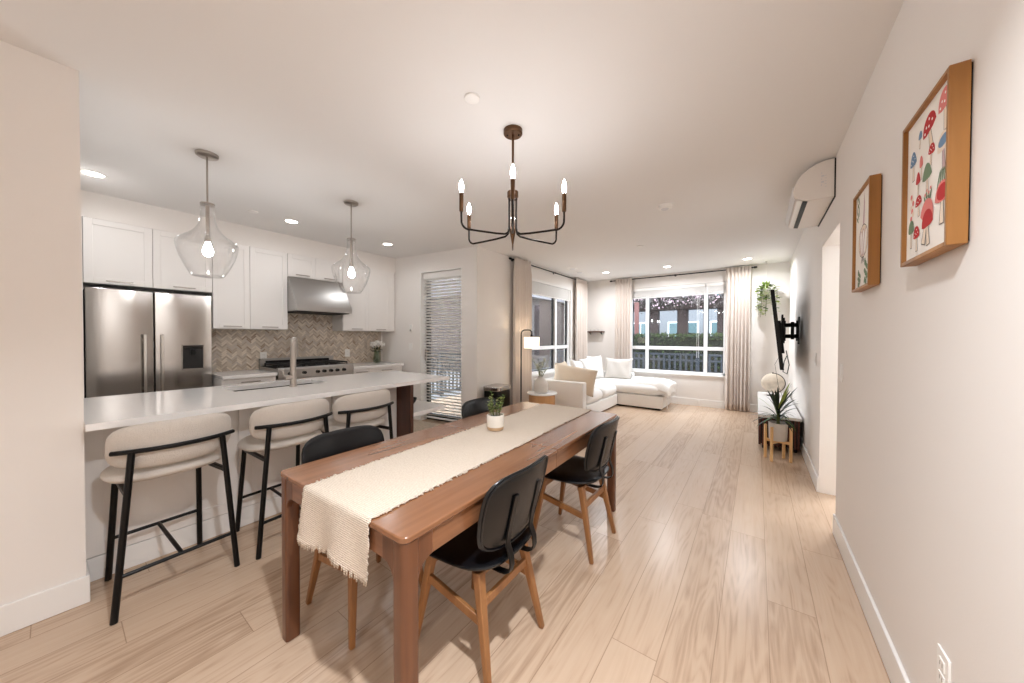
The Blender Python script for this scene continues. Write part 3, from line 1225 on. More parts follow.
# ------------------------------------------------------------------ dining chairs
def make_chair():
    t = thing('dining_chair', '', 'chair', (0, 0, 0), 0, 'black leather dining chairs')
    feet = {}
    for sx in (-1, 1):
        for fr in (1, -1):
            foot = Vector((sx * 0.195, 0.205 if fr > 0 else -0.215, 0.0))
            top = Vector((sx * 0.150, 0.135 if fr > 0 else -0.125, 0.425))
            feet[(sx, fr)] = (foot, top)
            b = MB()
            b.frustum(foot, top, 0.023, 0.040, 0.023, 0.036)
            b.build('leg', OAK_Z, t, bevel=0.005, local=True)

    def at(sx, fr, z):
        f, p = feet[(sx, fr)]
        return f.lerp(p, z / 0.425)
    for sx in (-1, 1):
        MB().frustum(at(sx, 1, 0.30), at(sx, -1, 0.25), 0.036, 0.036, 0.018, 0.018, ref=(0, 0, 1)).build('side_stretcher', OAK_Z, t, bevel=0.003, local=True)
    MB().frustum(at(-1, -1, 0.31), at(1, -1, 0.31), 0.036, 0.036, 0.018, 0.018, ref=(0, 0, 1)).build('rear_stretcher', OAK_Z, t, bevel=0.003, local=True)
    MB().frustum(at(-1, 1, 0.37), at(1, 1, 0.37), 0.036, 0.036, 0.018, 0.018, ref=(0, 0, 1)).build('front_stretcher', OAK_Z, t, bevel=0.003, local=True)
    # seat: rounded, dished, a little wider in front
    def seat_fn(u, v, d):
        k = 1 + 0.10 * (v / 0.22)
        z = 0.447 + d + 0.018 * (abs(v) / 0.22) ** 3 * (1 if v < 0 else -0.4) + 0.012 * (abs(u) / 0.23) ** 2
        return (u * k, v + 0.005, z)
    MB().pad(seat_fn, 0.45, 0.44, 0.052, n=3.6, edge=0.45).build('seat', LEATHER, t, local=True)
    # back: curved shell
    tilt = math.radians(13)

    def back_fn(u, v, d):
        x = u
        y = -0.232 + 0.85 * u * u - d
        z = 0.672 + v
        y -= math.tan(tilt) * v
        return (x * (1 - 0.10 * max(0, -v) / 0.15), y, z)
    back = MB().pad(back_fn, 0.455, 0.32, 0.034, n=4.6, edge=0.3).build('backrest', LEATHER, t, local=True)
    # piping around the back panel
    pts = []
    for i in range(49):
        a = 2 * PI * i / 48
        c_, s_ = math.cos(a), math.sin(a)
        q = (abs(c_) ** 4.6 + abs(s_) ** 4.6) ** (-1 / 4.6)
        pts.append(back_fn(c_ * q * 0.455 / 2 * 0.965, s_ * q * 0.32 / 2 * 0.955, 0.0125))
    MB().tube(pts, 0.0042, 6, cap=False).build('piping', LEATHER, back, local=True)
    for sx in (-1, 1):
        x = sx * 0.085
        yb = lambda z: -0.232 + 0.85 * x * x - math.tan(tilt) * (z - 0.672) - 0.021
        pts = [(x, 0.02, 0.419), (x, -0.10, 0.417), (x, -0.185, 0.417), (x, -0.213, 0.421), (x, -0.233, 0.434), (x, -0.240, 0.456), (x, -0.238, 0.49), (x, yb(0.535) - 0.004, 0.535), (x, yb(0.59), 0.59), (x, yb(0.66), 0.66), (x, yb(0.74), 0.74)]
        MB().ribbon(pts, (1, 0, 0), 0.030, 0.006).build('back_bracket', BLACKM, t, bevel=0.0015, local=True)
    for y0, y1 in ((-0.135, -0.105), (0.115, 0.145)):
        MB().box(-0.165, 0.165, y0, y1, 0.400, 0.424).build('seat_rail', OAK_Z, t, bevel=0.002, local=True)
    return t


ch0 = make_chair()
H90 = PI / 2
ch0.location = (-1.005, 1.13, 0)
ch0.rotation_euler = (0, 0, H90 + 0.02)
ch0['label'] = 'black leather dining chair nearest the camera, on the open floor side of the table'
dup(ch0, (-0.995, 2.075, 0), H90, 'black leather dining chair on the open floor side, by the far end of the table')
dup(ch0, (-1.605, 0.945, 0), -H90, 'black leather dining chair backing onto the middle bar stool')
dup(ch0, (-1.625, 2.09, 0), -H90, 'black leather dining chair on the island side at the far end, near the bin')


# ------------------------------------------------------------------ bar stools
def make_stool():
    t = thing('bar_stool', '', 'bar stool', (0, 0, 0), 0, 'cream bar stools at the island')
    seat_z = 0.630

    def seat_fn(u, v, d):
        return (u, v + 0.01, seat_z + d + 0.012 * (1 - (u / 0.24) ** 2))
    MB().pad(seat_fn, 0.48, 0.44, 0.085, n=2.4, edge=0.6).build('seat', BOUCLE, t, local=True)
    R_ = 0.36

    def back_fn(u, v, d):
        a = u / R_
        rad = R_ - d
        y = -0.225 + R_ - rad * math.cos(a)
        return (rad * math.sin(a), y - 0.10 * v, 0.802 + v)
    MB().pad(back_fn, 0.53, 0.235, 0.068, n=3.4, edge=0.5).build('backrest', BOUCLE, t, local=True)
    zr = 0.79
    rail = []
    for i in range(25):
        a = (-1 + 2 * i / 24) * 0.62
        rad = R_ + 0.046
        rail.append((rad * math.sin(a), -0.225 + R_ - rad * math.cos(a), zr))
    MB().tube(rail, 0.0115, 10).build('back_rail', BLACKM, t, bevel=0.003, local=True)
    at = {}
    for sx in (-1, 1):
        a = 0.44
        rad = R_ + 0.046
        top = Vector((sx * rad * math.sin(a), -0.225 + R_ - rad * math.cos(a), zr))
        foot = Vector((sx * 0.236, -0.235, 0))
        at[(sx, -1)] = (foot, top)
        MB().cyl(foot, top, 0.0138, 0.0138, n=14).build('rear_leg', BLACKM, t, local=True)
        top = Vector((sx * 0.170, 0.150, 0.60))
        foot = Vector((sx * 0.192, 0.225, 0))
        at[(sx, 1)] = (foot, top)
        MB().cyl(foot, top, 0.0138, 0.0138, n=14).build('front_leg', BLACKM, t, local=True)

    def P(sx, fr, z):
        f, p = at[(sx, fr)]
        return f.lerp(p, z / p.z)
    for sx in (-1, 1):
        MB().frustum(P(sx, -1, 0.585), P(sx, 1, 0.578), 0.024, 0.024, 0.018, 0.018, ref=(0, 0, 1)).build('side_rail', BLACKM, t, bevel=0.003, local=True)
    za, zb_ = 0.205, 0.235
    MB().cyl(P(-1, -1, za), P(1, -1, za), 0.0095, n=10).build('rear_stretcher', BLACKM, t, local=True)
    MB().cyl(P(-1, 1, zb_), P(1, 1, zb_), 0.0095, n=10).build('front_stretcher', BLACKM, t, local=True)
    MB().cyl((P(-1, -1, za) + P(1, -1, za)) / 2, (P(-1, 1, zb_) + P(1, 1, zb_)) / 2, 0.0095, n=10).build('middle_stretcher', BLACKM, t, local=True)
    return t


st0 = make_stool()
st0.location = (-2.675, 0.375, 0)
st0.rotation_euler = (0, 0, H90 + 0.07)
st0['label'] = 'cream bar stool with black frame nearest the entry wall, all four feet in view'
dup(st0, (-2.68, 0.945, 0), H90 + 0.06, 'cream bar stool with black frame, the middle one at the island')
dup(st0, (-2.68, 1.455, 0), H90 + 0.04, 'cream bar stool with black frame beside the walnut panel at the island end')


# ------------------------------------------------------------------ kitchen island
def shaker(b, x, y0, y1, z0, z1, t=0.02, fr=0.055, depth=0.007, m=None):
    # door leaf whose face looks along +x, front plane at x
    b.box(x - t, x - depth, y0, y1, z0, z1, m)
    b.box(x - depth - 0.001, x, y0, y0 + fr, z0, z1, m)
    b.box(x - depth - 0.001, x, y1 - fr, y1, z0, z1, m)
    b.box(x - depth - 0.001, x, y0 + fr, y1 - fr, z0, z0 + fr, m)
    b.box(x - depth - 0.001, x, y0 + fr, y1 - fr, z1 - fr, z1, m)


def bar_handle(b, x, y0, y1, z, horizontal=True):
    if horizontal:
        b.box(x + 0.022, x + 0.030, y0, y1, z - 0.006, z + 0.006)
        for y in (y0 + 0.015, y1 - 0.025):
            b.box(x - 0.001, x + 0.023, y, y + 0.010, z - 0.005, z + 0.005)


isl = thing('kitchen_island', 'white panelled kitchen island body behind the bar stools', 'kitchen island', (-3.3, 1.07, 0))
XI = -2.93
b = MB()
b.box(-3.64, XI - 0.015, 0.0885, 0.80, 0.09, 0.884)
b.box(-3.64, XI - 0.015, 1.55, 2.045, 0.09, 0.884)
b.box(-3.64, XI - 0.015, 0.80, 1.55, 0.09, 0.66)
b.box(XI - 0.033, XI - 0.015, 0.80, 1.55, 0.66, 0.884)
b.build('carcass', CAB, isl, smooth=0)
for y0, y1 in ((0.0885, 0.755), (0.765, 1.395), (1.405, 2.04)):
    b = MB()
    shaker(b, XI, y0, y1, 0.135, 0.88, fr=0.07)
    b.build('front_panel', CAB, isl, bevel=0.0015)
MB().box(-3.60, XI - 0.002, 0.0885, 2.045, 0, 0.13).build('plinth', TRIM, isl, bevel=0.003)
b = MB()
b.box(-3.70, -2.725, 2.05, 2.09, 0, 0.884)
isp = b.build('end_panel', WAL_DZ, isl, bevel=0.002)
for y0, y1 in ((0.12, 0.83), (1.53, 2.03)):
    b = MB()
    b.box(-3.66, -3.64, y0, y1, 0.14, 0.87)
    b.build('rear_door', CAB, isl, bevel=0.002)

SX0, SX1, SY0, SY1 = -3.60, -3.27, 0.83, 1.52
fx = lambda y: -2.618 - (y - 0.095) * 0.036
ct = MB()
y0, y1 = 0.0885, 2.548
ct.prism([(-3.745, y0), (SX0, y0), (SX0, y1), (-3.745, y1)], 'z', 0.885, 0.92)
ct.prism([(SX1, y0), (fx(y0), y0), (fx(y1), y1), (SX1, y1)], 'z', 0.885, 0.92)
ct.prism([(SX0, y0), (SX1, y0), (SX1, SY0), (SX0, SY0)], 'z', 0.885, 0.92)
ct.prism([(SX0, SY1), (SX1, SY1), (SX1, y1), (SX0, y1)], 'z', 0.885, 0.92)
tag(ct.build('countertop', QUARTZ, smooth=0), 'long white quartz countertop of the island, with the sink cut into it', 'countertop')

sk = MB()
sk.box(SX0 - 0.01, SX0, SY0 - 0.01, SY1 + 0.01, 0.69, 0.884)
sk.box(SX1, SX1 + 0.01, SY0 - 0.01, SY1 + 0.01, 0.69, 0.884)
sk.box(SX0, SX1, SY0 - 0.01, SY0, 0.69, 0.884)
sk.box(SX0, SX1, SY1, SY1 + 0.01, 0.69, 0.884)
sk.box(SX0 - 0.01, SX1 + 0.01, SY0 - 0.01, SY1 + 0.01, 0.68, 0.69)
sn = tag(sk.build('sink', STEEL, smooth=0), 'stainless steel sink set into the island countertop', 'sink')
MB().lathe([(0.0, 0.0), (0.035, 0.0), (0.042, 0.003), (0.042, 0.0)], c=(-3.43, 1.18, 0.6905), n=20).build('drain', CHROME, sn)

fc = thing('kitchen_faucet', 'brushed nickel faucet standing by the island sink', 'faucet', (-3.215, 1.215, 0.92))
b = MB()
b.lathe([(0, 0), (0.030, 0), (0.030, 0.008), (0.025, 0.014), (0.0245, 0.12), (0.0225, 0.13), (0.0225, 0.34)], c=(-3.215, 1.215, 0.9201), n=20)
b.tube([(-3.215, 1.215, 1.25), (-3.217, 1.216, 1.285), (-3.230, 1.222, 1.310), (-3.262, 1.238, 1.325), (-3.310, 1.262, 1.328), (-3.352, 1.284, 1.315), (-3.376, 1.297, 1.285), (-3.382, 1.300, 1.26)], 0.019, 14)
b.build('body', NICKEL, fc)
MB().cyl((-3.382, 1.300, 1.265), (-3.384, 1.301, 1.165), 0.020, 0.016, n=16).build('spray_head', NICKEL, fc, bevel=0.003)
b = MB()
b.cyl((-3.215, 1.215, 1.0), (-3.215, 1.150, 1.0), 0.022, 0.022, n=16)
b.tube([(-3.215, 1.158, 1.0), (-3.215, 1.143, 1.03), (-3.214, 1.135, 1.07)], 0.008, 8)
b.build('handle', NICKEL, fc, bevel=0.002)

sh = MB()
sh.prism([(-3.70, 2.0915), (-2.74, 2.0915), (-2.77, 2.55), (-3.70, 2.55)], 'z', 0.555, 0.595)
so = tag(sh.build('open_shelf', QUARTZ, bevel=0.002), 'pale open shelf under the overhanging end of the island, holding the bowl', 'shelf')
bw = MB()
bw.lathe([(0, 0.004), (0.05, 0.0), (0.058, 0.006), (0.085, 0.04), (0.098, 0.075), (0.095, 0.077), (0.08, 0.042), (0.05, 0.014), (0, 0.012)], n=32)
bo = bw.build('bowl', BLACKM)
bo.location = (-3.10, 2.30, 0.5955)
tag(bo, 'dark bowl on the open shelf at the island end', 'bowl')


# ------------------------------------------------------------------ fridge, cupboards, range
fr = thing('refrigerator', 'stainless steel two door refrigerator with black water dispenser', 'refrigerator', (-5.05, 0.61, 0))
FY0, FY1, FYM = 0.172, 1.046, 0.603
MB().box(-5.23, -4.955, FY0, FY1, 0.02, 1.79).build('body', CABGREY, fr, bevel=0.004)


def bowed_door(y0, y1, z0, z1):
    b = MB()
    poly = [(-4.952, y0), (-4.952, y1)]
    N_ = 10
    front = []
    for i in range(N_ + 1):
        k = i / N_
        y = y1 + (y0 - y1) * k
        front.append((-4.912 + 0.012 * (1 - (2 * k - 1) ** 2), y))
    b.prism([(x, y) for x, y in (poly[::1])] + front, 'z', z0, z1)
    return b


for y0, y1 in ((FY0, FYM - 0.004), (FYM + 0.004, FY1)):
    d_ = bowed_door(y0, y1, 0.72, 1.795).build('door', STEEL, fr, bevel=0.006, seg=3)
    hy = y1 - 0.065 if y0 < 0.3 else y0 + 0.045
    b = MB()
    b.box(-4.862, -4.845, hy - 0.011, hy + 0.011, 0.78, 1.365)
    for z in (0.83, 1.31):
        b.box(-4.905, -4.860, hy - 0.008, hy + 0.008, z - 0.012, z + 0.012)
    b.build('handle', CHROME, d_, bevel=0.003)
    if y0 > 0.3:
        b = MB()
        b.box(-4.915, -4.894, 0.805, 0.968, 1.0, 1.255, CABGREY)
        b.box(-4.897, -4.891, 0.800, 0.973, 1.250, 1.258, STEEL)
        b.box(-4.897, -4.891, 0.800, 0.973, 0.996, 1.004, STEEL)
        b.box(-4.897, -4.891, 0.800, 0.806, 0.996, 1.258, STEEL)
        b.box(-4.897, -4.891, 0.967, 0.973, 0.996, 1.258, STEEL)
        b.box(-4.894, -4.889, 0.812, 0.962, 1.212, 1.243, SCREEN)
        b.box(-4.894, -4.878, 0.865, 0.905, 1.15, 1.21, BLACKM)
        b.build('water_dispenser', None, d_, bevel=0.0015)
b = bowed_door(FY0, FY1, 0.06, 0.71)
d_ = b.build('freezer_drawer', STEEL, fr, bevel=0.006, seg=3)
b = MB()
b.box(-4.862, -4.845, 0.28, 0.93, 0.64, 0.66)
for y in (0.33, 0.88):
    b.box(-4.905, -4.860, y - 0.012, y + 0.012, 0.642, 0.658)
b.build('handle', CHROME, d_, bevel=0.003)


def cabinet(name, label, y0, y1, z0, z1, splits, xf=-4.92, xb=XK + 0.0005, handle='bottom', group=None, drawers=None, filler=None):
    t = thing(name, label, 'cabinet', ((xf + xb) / 2, (y0 + y1) / 2, z0), 0, group)
    MB().box(xb, xf - 0.021, y0, y1, z0, z1).build('carcass', CAB, t, smooth=0)
    if filler:
        MB().box(xb, xf - 0.008, y1 + 0.001, filler, z0, z1).build('filler_strip', CAB, t, smooth=0)
    ys = [y0] + list(splits) + [y1]
    for a, c in zip(ys[:-1], ys[1:]):
        if drawers:
            zz = [z1] + drawers
            for zt_, zb_ in zip(zz[:-1], zz[1:]):
                b = MB()
                shaker(b, xf, a + 0.002, c - 0.002, zb_ + 0.003, zt_ - 0.003, fr=0.045 if zt_ - zb_ > 0.2 else 0.03)
                d = b.build('drawer', CAB, t, bevel=0.0012)
                b = MB()
                m_ = (a + c) / 2
                bar_handle(b, xf, m_ - 0.09, m_ + 0.09, zt_ - 0.045)
                b.build('handle', NICKEL, d, bevel=0.002)
        else:
            b = MB()
            shaker(b, xf, a + 0.002, c - 0.002, z0 + 0.002, z1 - 0.002)
            d = b.build('door', CAB, t, bevel=0.0012)
            b = MB()
            m_ = (a + c) / 2
            hl = min(0.085, (c - a) * 0.28)
            bar_handle(b, xf, m_ - hl, m_ + hl, z0 + 0.028)
            b.build('handle', NICKEL, d, bevel=0.002)
    return t


cabinet('wall_cupboard', 'white two door cupboard above the refrigerator', 0.165, 1.055, 1.835, 2.43, (0.598,))
cabinet('wall_cupboard', 'tall white two door wall cupboard between the refrigerator and the hood', 1.058, 1.80, 1.437, 2.43, (1.40,))
cabinet('wall_cupboard', 'low white cupboard directly above the steel hood', 1.802, 2.518, 2.135, 2.43, (2.146,))
cabinet('wall_cupboard', 'tall white wall cupboard right of the hood above the flowers', 2.52, 3.325, 1.437, 2.43, (2.925,), filler=3.395)
cabinet('base_cabinet', 'white base cabinet with drawers left of the range', 1.062, 1.565, 0.10, 0.883, (), xf=-4.625, drawers=[0.74, 0.43, 0.11])
cabinet('base_cabinet', 'white base cabinet with drawers right of the range under the flowers', 2.515, 3.32, 0.10, 0.883, (2.75,), xf=-4.625, drawers=[0.74, 0.43, 0.11])
for y0, y1, lb in ((1.062, 1.572, 'white back counter left of the range, below the herringbone tiles'), (2.508, 3.345, 'white back counter right of the range, under the vase of flowers')):
    c = MB()
    c.box(XK + 0.009, -4.60, y0, y1, 0.8845, 0.92)
    tag(c.build('back_countertop', QUARTZ, bevel=0.002), lb, 'countertop')
gp = MB()
gp.box(XK, -4.905, 0.110, 0.162, 0, 2.43)
tag(gp.build('tall_end_panel', CAB, bevel=0.002), 'white upright panel at the left of the refrigerator', 'panel')

hd = thing('range_hood', 'stainless steel canopy hood above the gas range', 'range hood', (-4.95, 2.11, 1.67))
HY0, HY1 = 1.735, 2.512
b = MB()
b.prism([(XK + 0.009, 1.678), (-4.655, 1.678), (-4.655, 1.745), (-4.915, 2.13), (XK + 0.009, 2.13)], 'y', 1.802, HY1)
b.build('canopy', STEEL_H, hd, bevel=0.003)
b = MB()
b.box(-5.18, -4.69, 1.82, 2.49, 1.668, 1.679)
b.build('filter', CABGREY, hd, smooth=0)

rg = thing('gas_range', 'stainless steel gas range with black grates on the back counter', 'range', (-4.92, 2.04, 0))
RY0, RY1 = 1.577, 2.503
b = MB()
b.box(XK + 0.012, -4.66, RY0, RY1, 0.08, 0.93)
b.box(XK + 0.012, -4.66, RY0, RY1, 0.93, 0.955)
b.build('body', STEEL_H, rg, bevel=0.003)
b = MB()
b.prism([(-4.66, 0.83), (-4.60, 0.84), (-4.595, 0.955), (-4.61, 0.968), (-4.66, 0.968)], 'y', RY0, RY1)
cp = b.build('control_panel', STEEL_H, rg, bevel=0.003)
for y in (1.70, 1.86, 2.02, 2.10, 2.185, 2.27, 2.36):
    b = MB()
    b.cyl((-4.602, y, 0.898), (-4.59, y, 0.898), 0.026, 0.026, n=18, m=CHROME)
    b.cyl((-4.59, y, 0.898), (-4.558, y, 0.898), 0.021, 0.018, n=18, m=BLACKM)
    b.box(-4.562, -4.555, y - 0.004, y + 0.004, 0.882, 0.916, BLACKM)
    b.build('knob', None, rg, bevel=0.001)
b = MB()
b.box(-4.66, -4.635, RY0 + 0.02, RY1 - 0.02, 0.14, 0.80)
dr = b.build('oven_door', STEEL_H, rg, bevel=0.004)
MB().box(-4.636, -4.630, RY0 + 0.15, RY1 - 0.15, 0.3, 0.62).build('door_glass', SCREEN, dr, smooth=0)
b = MB()
b.cyl((-4.585, RY0 + 0.06, 0.745), (-4.585, RY1 - 0.06, 0.745), 0.013, n=12)
for y in (RY0 + 0.1, RY1 - 0.1):
    b.cyl((-4.64, y, 0.745), (-4.585, y, 0.745), 0.01, n=10)
b.build('handle', CHROME, dr)
MB().box(-5.18, -4.665, RY0 + 0.025, RY1 - 0.025, 0.955, 0.962).build('cooktop', CABGREY, rg, smooth=0)
for k in range(3):
    y0 = RY0 + 0.035 + k * (RY1 - RY0 - 0.07) / 3
    y1 = y0 + (RY1 - RY0 - 0.07) / 3 - 0.006
    b = MB()
    z0, z1 = 0.985, 1.003
    for y in (y0, (y0 + y1) / 2 - 0.006, y1 - 0.012):
        b.box(-5.15, -4.69, y, y + 0.012, z0, z1)
    for x in (-5.15, -5.04, -4.93, -4.82, -4.702):
        b.box(x, x + 0.012, y0, y1, z0, z1)
    for x in (-5.15, -4.702):
        for y in (y0, y1 - 0.012):
            b.box(x, x + 0.012, y, y + 0.012, 0.962, z0)
    for x in (-5.035, -4.80):
        b.lathe([(0, 0.0), (0.045, 0.0), (0.045, 0.012), (0.03, 0.016), (0, 0.017)], c=(x, (y0 + y1) / 2, 0.9625), n=18)
    b.build('grate', IRON, rg, bevel=0.002)
b = MB()
b.box(XK + 0.012, -5.19, RY0, RY1, 0.955, 1.055, STEEL_H)
b.box(XK + 0.012, -5.165, RY0, RY1, 1.045, 1.06, STEEL_H)
b.box(-5.191, -5.186, RY0 + 0.06, RY1 - 0.06, 0.985, 1.03, BLACKM)
b.build('backguard', None, rg, bevel=0.002)

# flowers
vf = thing('flower_vase', 'clear glass vase of white flowers on the back counter by the wall', 'flowers', (-5.06, 3.15, 0.92))
b = MB()
b.lathe([(0, 0.002), (0.045, 0.002), (0.055, 0.02), (0.058, 0.07), (0.05, 0.13), (0.042, 0.17), (0.05, 0.195)], n=28)
b.build('glass', VGLASS, vf, local=True, solid=0.003)
b = MB()
rr = random.Random(4)
for k in range(9):
    a = rr.uniform(0, 2 * PI)
    b.tube([(0.022 * math.cos(a + 2), 0.022 * math.sin(a + 2), 0.008), (0.02 * math.cos(a), 0.02 * math.sin(a), 0.17), (0.06 * math.cos(a), 0.06 * math.sin(a), 0.28)], 0.004, 6, STEM)
for k in range(26):
    a = rr.uniform(0, 2 * PI)
    c = Vector((0.03 * math.cos(a), 0.03 * math.sin(a), rr.uniform(0.18, 0.25)))
    b.leaf(c, c + Vector((0.075 * math.cos(a), 0.075 * math.sin(a), rr.uniform(-0.03, 0.03))), 0.04, m=LEAF_D)
b.build('stems', None, vf, local=True, recalc=False)
b = MB()
for hx, hy, hz in ((0, 0, 0.325), (0.06, 0.03, 0.305), (-0.05, 0.05, 0.31), (0.02, -0.075, 0.30), (-0.055, -0.04, 0.305), (0.02, 0.085, 0.29)):
    for k in range(42):
        d = Vector((rr.gauss(0, 1), rr.gauss(0, 1), rr.gauss(0, 1) + 0.3)).normalized()
        c = Vector((hx, hy, hz)) + d * 0.042
        sd = d.cross(Vector((rr.random(), rr.random(), rr.random()))).normalized()
        b.leaf(c - sd * 0.014, c + sd * 0.014 + d * 0.006, 0.02, up=d, seg=3)
b.build('blossoms', PETAL, vf, local=True, recalc=False)


# ------------------------------------------------------------------ plates: outlets and switches
def plate(name, label, cat, loc, rotz, w_=0.075, h_=0.118, slots='outlet', group=None):
    # local frame: plate lies on a wall whose outward normal is local -y
    t = thing(name, label, cat, loc, rotz, group)
    b = MB()
    b.box(-w_ / 2, w_ / 2, -0.006, 0.0, -h_ / 2, h_ / 2)
    b.build('cover_plate', PLASTIC, t, bevel=0.002, local=True)
    if slots == 'outlet':
        for dz in (-0.021, 0.021):
            b = MB()
            b.box(-0.017, 0.017, -0.0085, -0.005, dz - 0.015, dz + 0.015, PLASTIC)
            b.box(-0.009, -0.006, -0.0088, -0.008, dz - 0.005, dz + 0.007, PLASTIC_S)
            b.box(0.006, 0.009, -0.0088, -0.008, dz - 0.005, dz + 0.007, PLASTIC_S)
            b.build('socket', None, t, local=True, smooth=0)
    else:
        b = MB()
        b.prism([(-0.006, -0.033), (-0.006, 0.033), (-0.0075, 0.033), (-0.011, -0.033)], 'x', -0.0165, 0.0165)
        b.build('rocker', PLASTIC, t, local=True, smooth=0)
    return t


plate('wall_outlet', 'white outlet on the herringbone tiles left of the range', 'outlet', (XK + 0.0085, 1.63, 1.085), H90)
plate('wall_outlet', 'white outlet on the herringbone tiles right of the range', 'outlet', (XK + 0.0085, 2.75, 1.09), H90)
plate('wall_outlet', 'white outlet low on the right wall at the bottom edge', 'outlet', (XR, 1.515, 0.38), -H90)
plate('wall_outlet', 'white outlet in the baseboard under the far window', 'outlet', (-0.93, YF - 0.014, 0.08), 0, 0.07, 0.07)
plate('light_switch', 'white switch on the right wall below the small garlic picture', 'light switch', (XR, 3.02, 1.125), -H90, slots='rocker')
plate('light_switch', 'white switch on the far part of the right wall beyond the doorway', 'light switch', (XR, 4.22, 1.15), -H90, slots='rocker')
pu = lambda u: (PATIO_O[0] + u * math.cos(PATIO_A), PATIO_O[1] + u * math.sin(PATIO_A))
plate('light_switch', 'white switch left of the patio door, lower plate', 'light switch', pu(0.675) + (1.185,), PATIO_A, slots='rocker')
th = thing('wall_control', 'small white control with hook left of the patio door, above the switch', 'wall control', pu(0.69) + (1.49,), PATIO_A)
b = MB()
b.box(-0.02, 0.02, -0.022, 0, -0.06, 0.06)
b.build('housing', PLASTIC, th, bevel=0.004, local=True)
MB().box(-0.012, 0.012, -0.026, -0.02, -0.05, -0.02).build('button', PLASTIC_S, th, bevel=0.002, local=True)


# ------------------------------------------------------------------ chandelier
CHX, CHY = -1.266, 1.738
cl = thing('chandelier', 'dark bronze six arm chandelier with lit candle bulbs above the dining table', 'chandelier', (CHX, CHY, CH))
MB().lathe([(0, -0.030), (0.055, -0.030), (0.060, -0.024), (0.060, 0.0), (0, 0)], n=36).build('canopy', BRONZE, cl, local=True)
b = MB()
for a in (0.6, 3.7):
    b.sphere((0.036 * math.cos(a), 0.036 * math.sin(a), -0.031), 0.006, 10, 6)
b.build('canopy_screw', BLACKM, cl, local=True)
MB().cyl((0, 0, -0.03), (0, 0, -0.40), 0.0075, n=12).build('rod', BRONZE, cl, local=True)
MB().lathe([(0, -0.385), (0.014, -0.383), (0.032, -0.387), (0.036, -0.392), (0.036, -0.422), (0.031, -0.427), (0.031, -0.437), (0, -0.437)], n=28).build('collar', BRONZE, cl, local=True)
MB().lathe([(0, -0.43), (0.011, -0.43), (0.011, -0.58), (0.016, -0.62), (0.019, -0.645), (0.012, -0.68), (0.006, -0.72), (0.0, -0.752)], n=20).build('finial', BRONZE, cl, local=True)
a0 = math.atan2(-CHY, -CHX)
RA = 0.348
for k in range(6):
    a = a0 + 2 * PI * k / 6
    ca, sa = math.cos(a), math.sin(a)

    def Q(r, z):
        return (r * ca, r * sa, z)
    pts = [Q(0.026, -0.435), Q(0.026, -0.58), Q(0.027, -0.624), Q(0.034, -0.651), Q(0.055, -0.665), Q(0.12, -0.671), Q(0.24, -0.675)]
    for i in range(1, 8):
        t = PI / 2 * i / 8
        pts.append(Q(RA - 0.045 + 0.045 * math.sin(t), -0.677 + 0.045 - 0.045 * math.cos(t)))
    pts += [Q(RA, -0.61), Q(RA, -0.57)]
    arm = MB().tube(pts, 0.0062, 10).build('arm', BRONZE_D, cl, local=True)
    MB().lathe([(0, -0.580), (0.010, -0.580), (0.0125, -0.575), (0.0125, -0.475), (0.0115, -0.472), (0, -0.472)], c=Q(RA, 0), n=16).build('candle_sleeve', BRONZE, arm, local=True)
    MB().lathe([(0, -0.473), (0.008, -0.473), (0.010, -0.458), (0.0130, -0.444), (0.0135, -0.432), (0.011, -0.416), (0.006, -0.402), (0.002, -0.392), (0, -0.390)], c=Q(RA, 0), n=16).build('bulb', BULB, arm, local=True)


# ------------------------------------------------------------------ glass pendants over the island
def pendant(loc, label):
    t = thing('glass_pendant', label, 'pendant light', loc, 0, 'clear glass pendants over the island')
    MB().lathe([(0, -0.022), (0.055, -0.022), (0.064, -0.016), (0.066, 0.0), (0, 0)], n=36).build('canopy', NICKEL, t, local=True)
    MB().cyl((0, 0, -0.02), (0, 0, -0.375), 0.006, n=12).build('rod', NICKEL, t, local=True)
    MB().lathe([(0, -0.358), (0.038, -0.355), (0.042, -0.358), (0.042, -0.368), (0.0, -0.368)], n=28).build('cap', NICKEL, t, local=True)
    b = MB()
    b.lathe([(0, -0.37), (0.012, -0.37), (0.012, -0.59), (0.018, -0.595), (0.018, -0.635), (0, -0.635)], n=20)
    b.build('socket', NICKEL, t, local=True)
    prof = [(0.040, -0.364), (0.039, -0.40), (0.040, -0.44), (0.045, -0.48), (0.056, -0.52), (0.076, -0.555), (0.105, -0.585), (0.140, -0.61), (0.164, -0.628), (0.172, -0.645), (0.172, -0.665), (0.166, -0.70), (0.152, -0.75), (0.132, -0.80), (0.110, -0.845), (0.094, -0.872)]
    # rounded base
    MB().lathe(prof + [(0.084, -0.882), (0.05, -0.886), (0, -0.886)], n=48).build('glass_shade', PGLASS, t, local=True, smooth=60, solid=0.004)
    MB().lathe([(0, -0.635), (0.013, -0.637), (0.018, -0.655), (0.028, -0.685), (0.030, -0.705), (0.024, -0.725), (0.010, -0.736), (0, -0.738)], n=24).build('bulb', BULB_P, t, local=True)
    return t


pn = pendant((-3.22, 0.668, CH), 'clear bell shaped glass pendant with lit bulb, nearer one, in front of the refrigerator')
dup(pn, (-3.225, 1.736, CH), None, 'clear bell shaped glass pendant with lit bulb, farther one, in front of the hood')


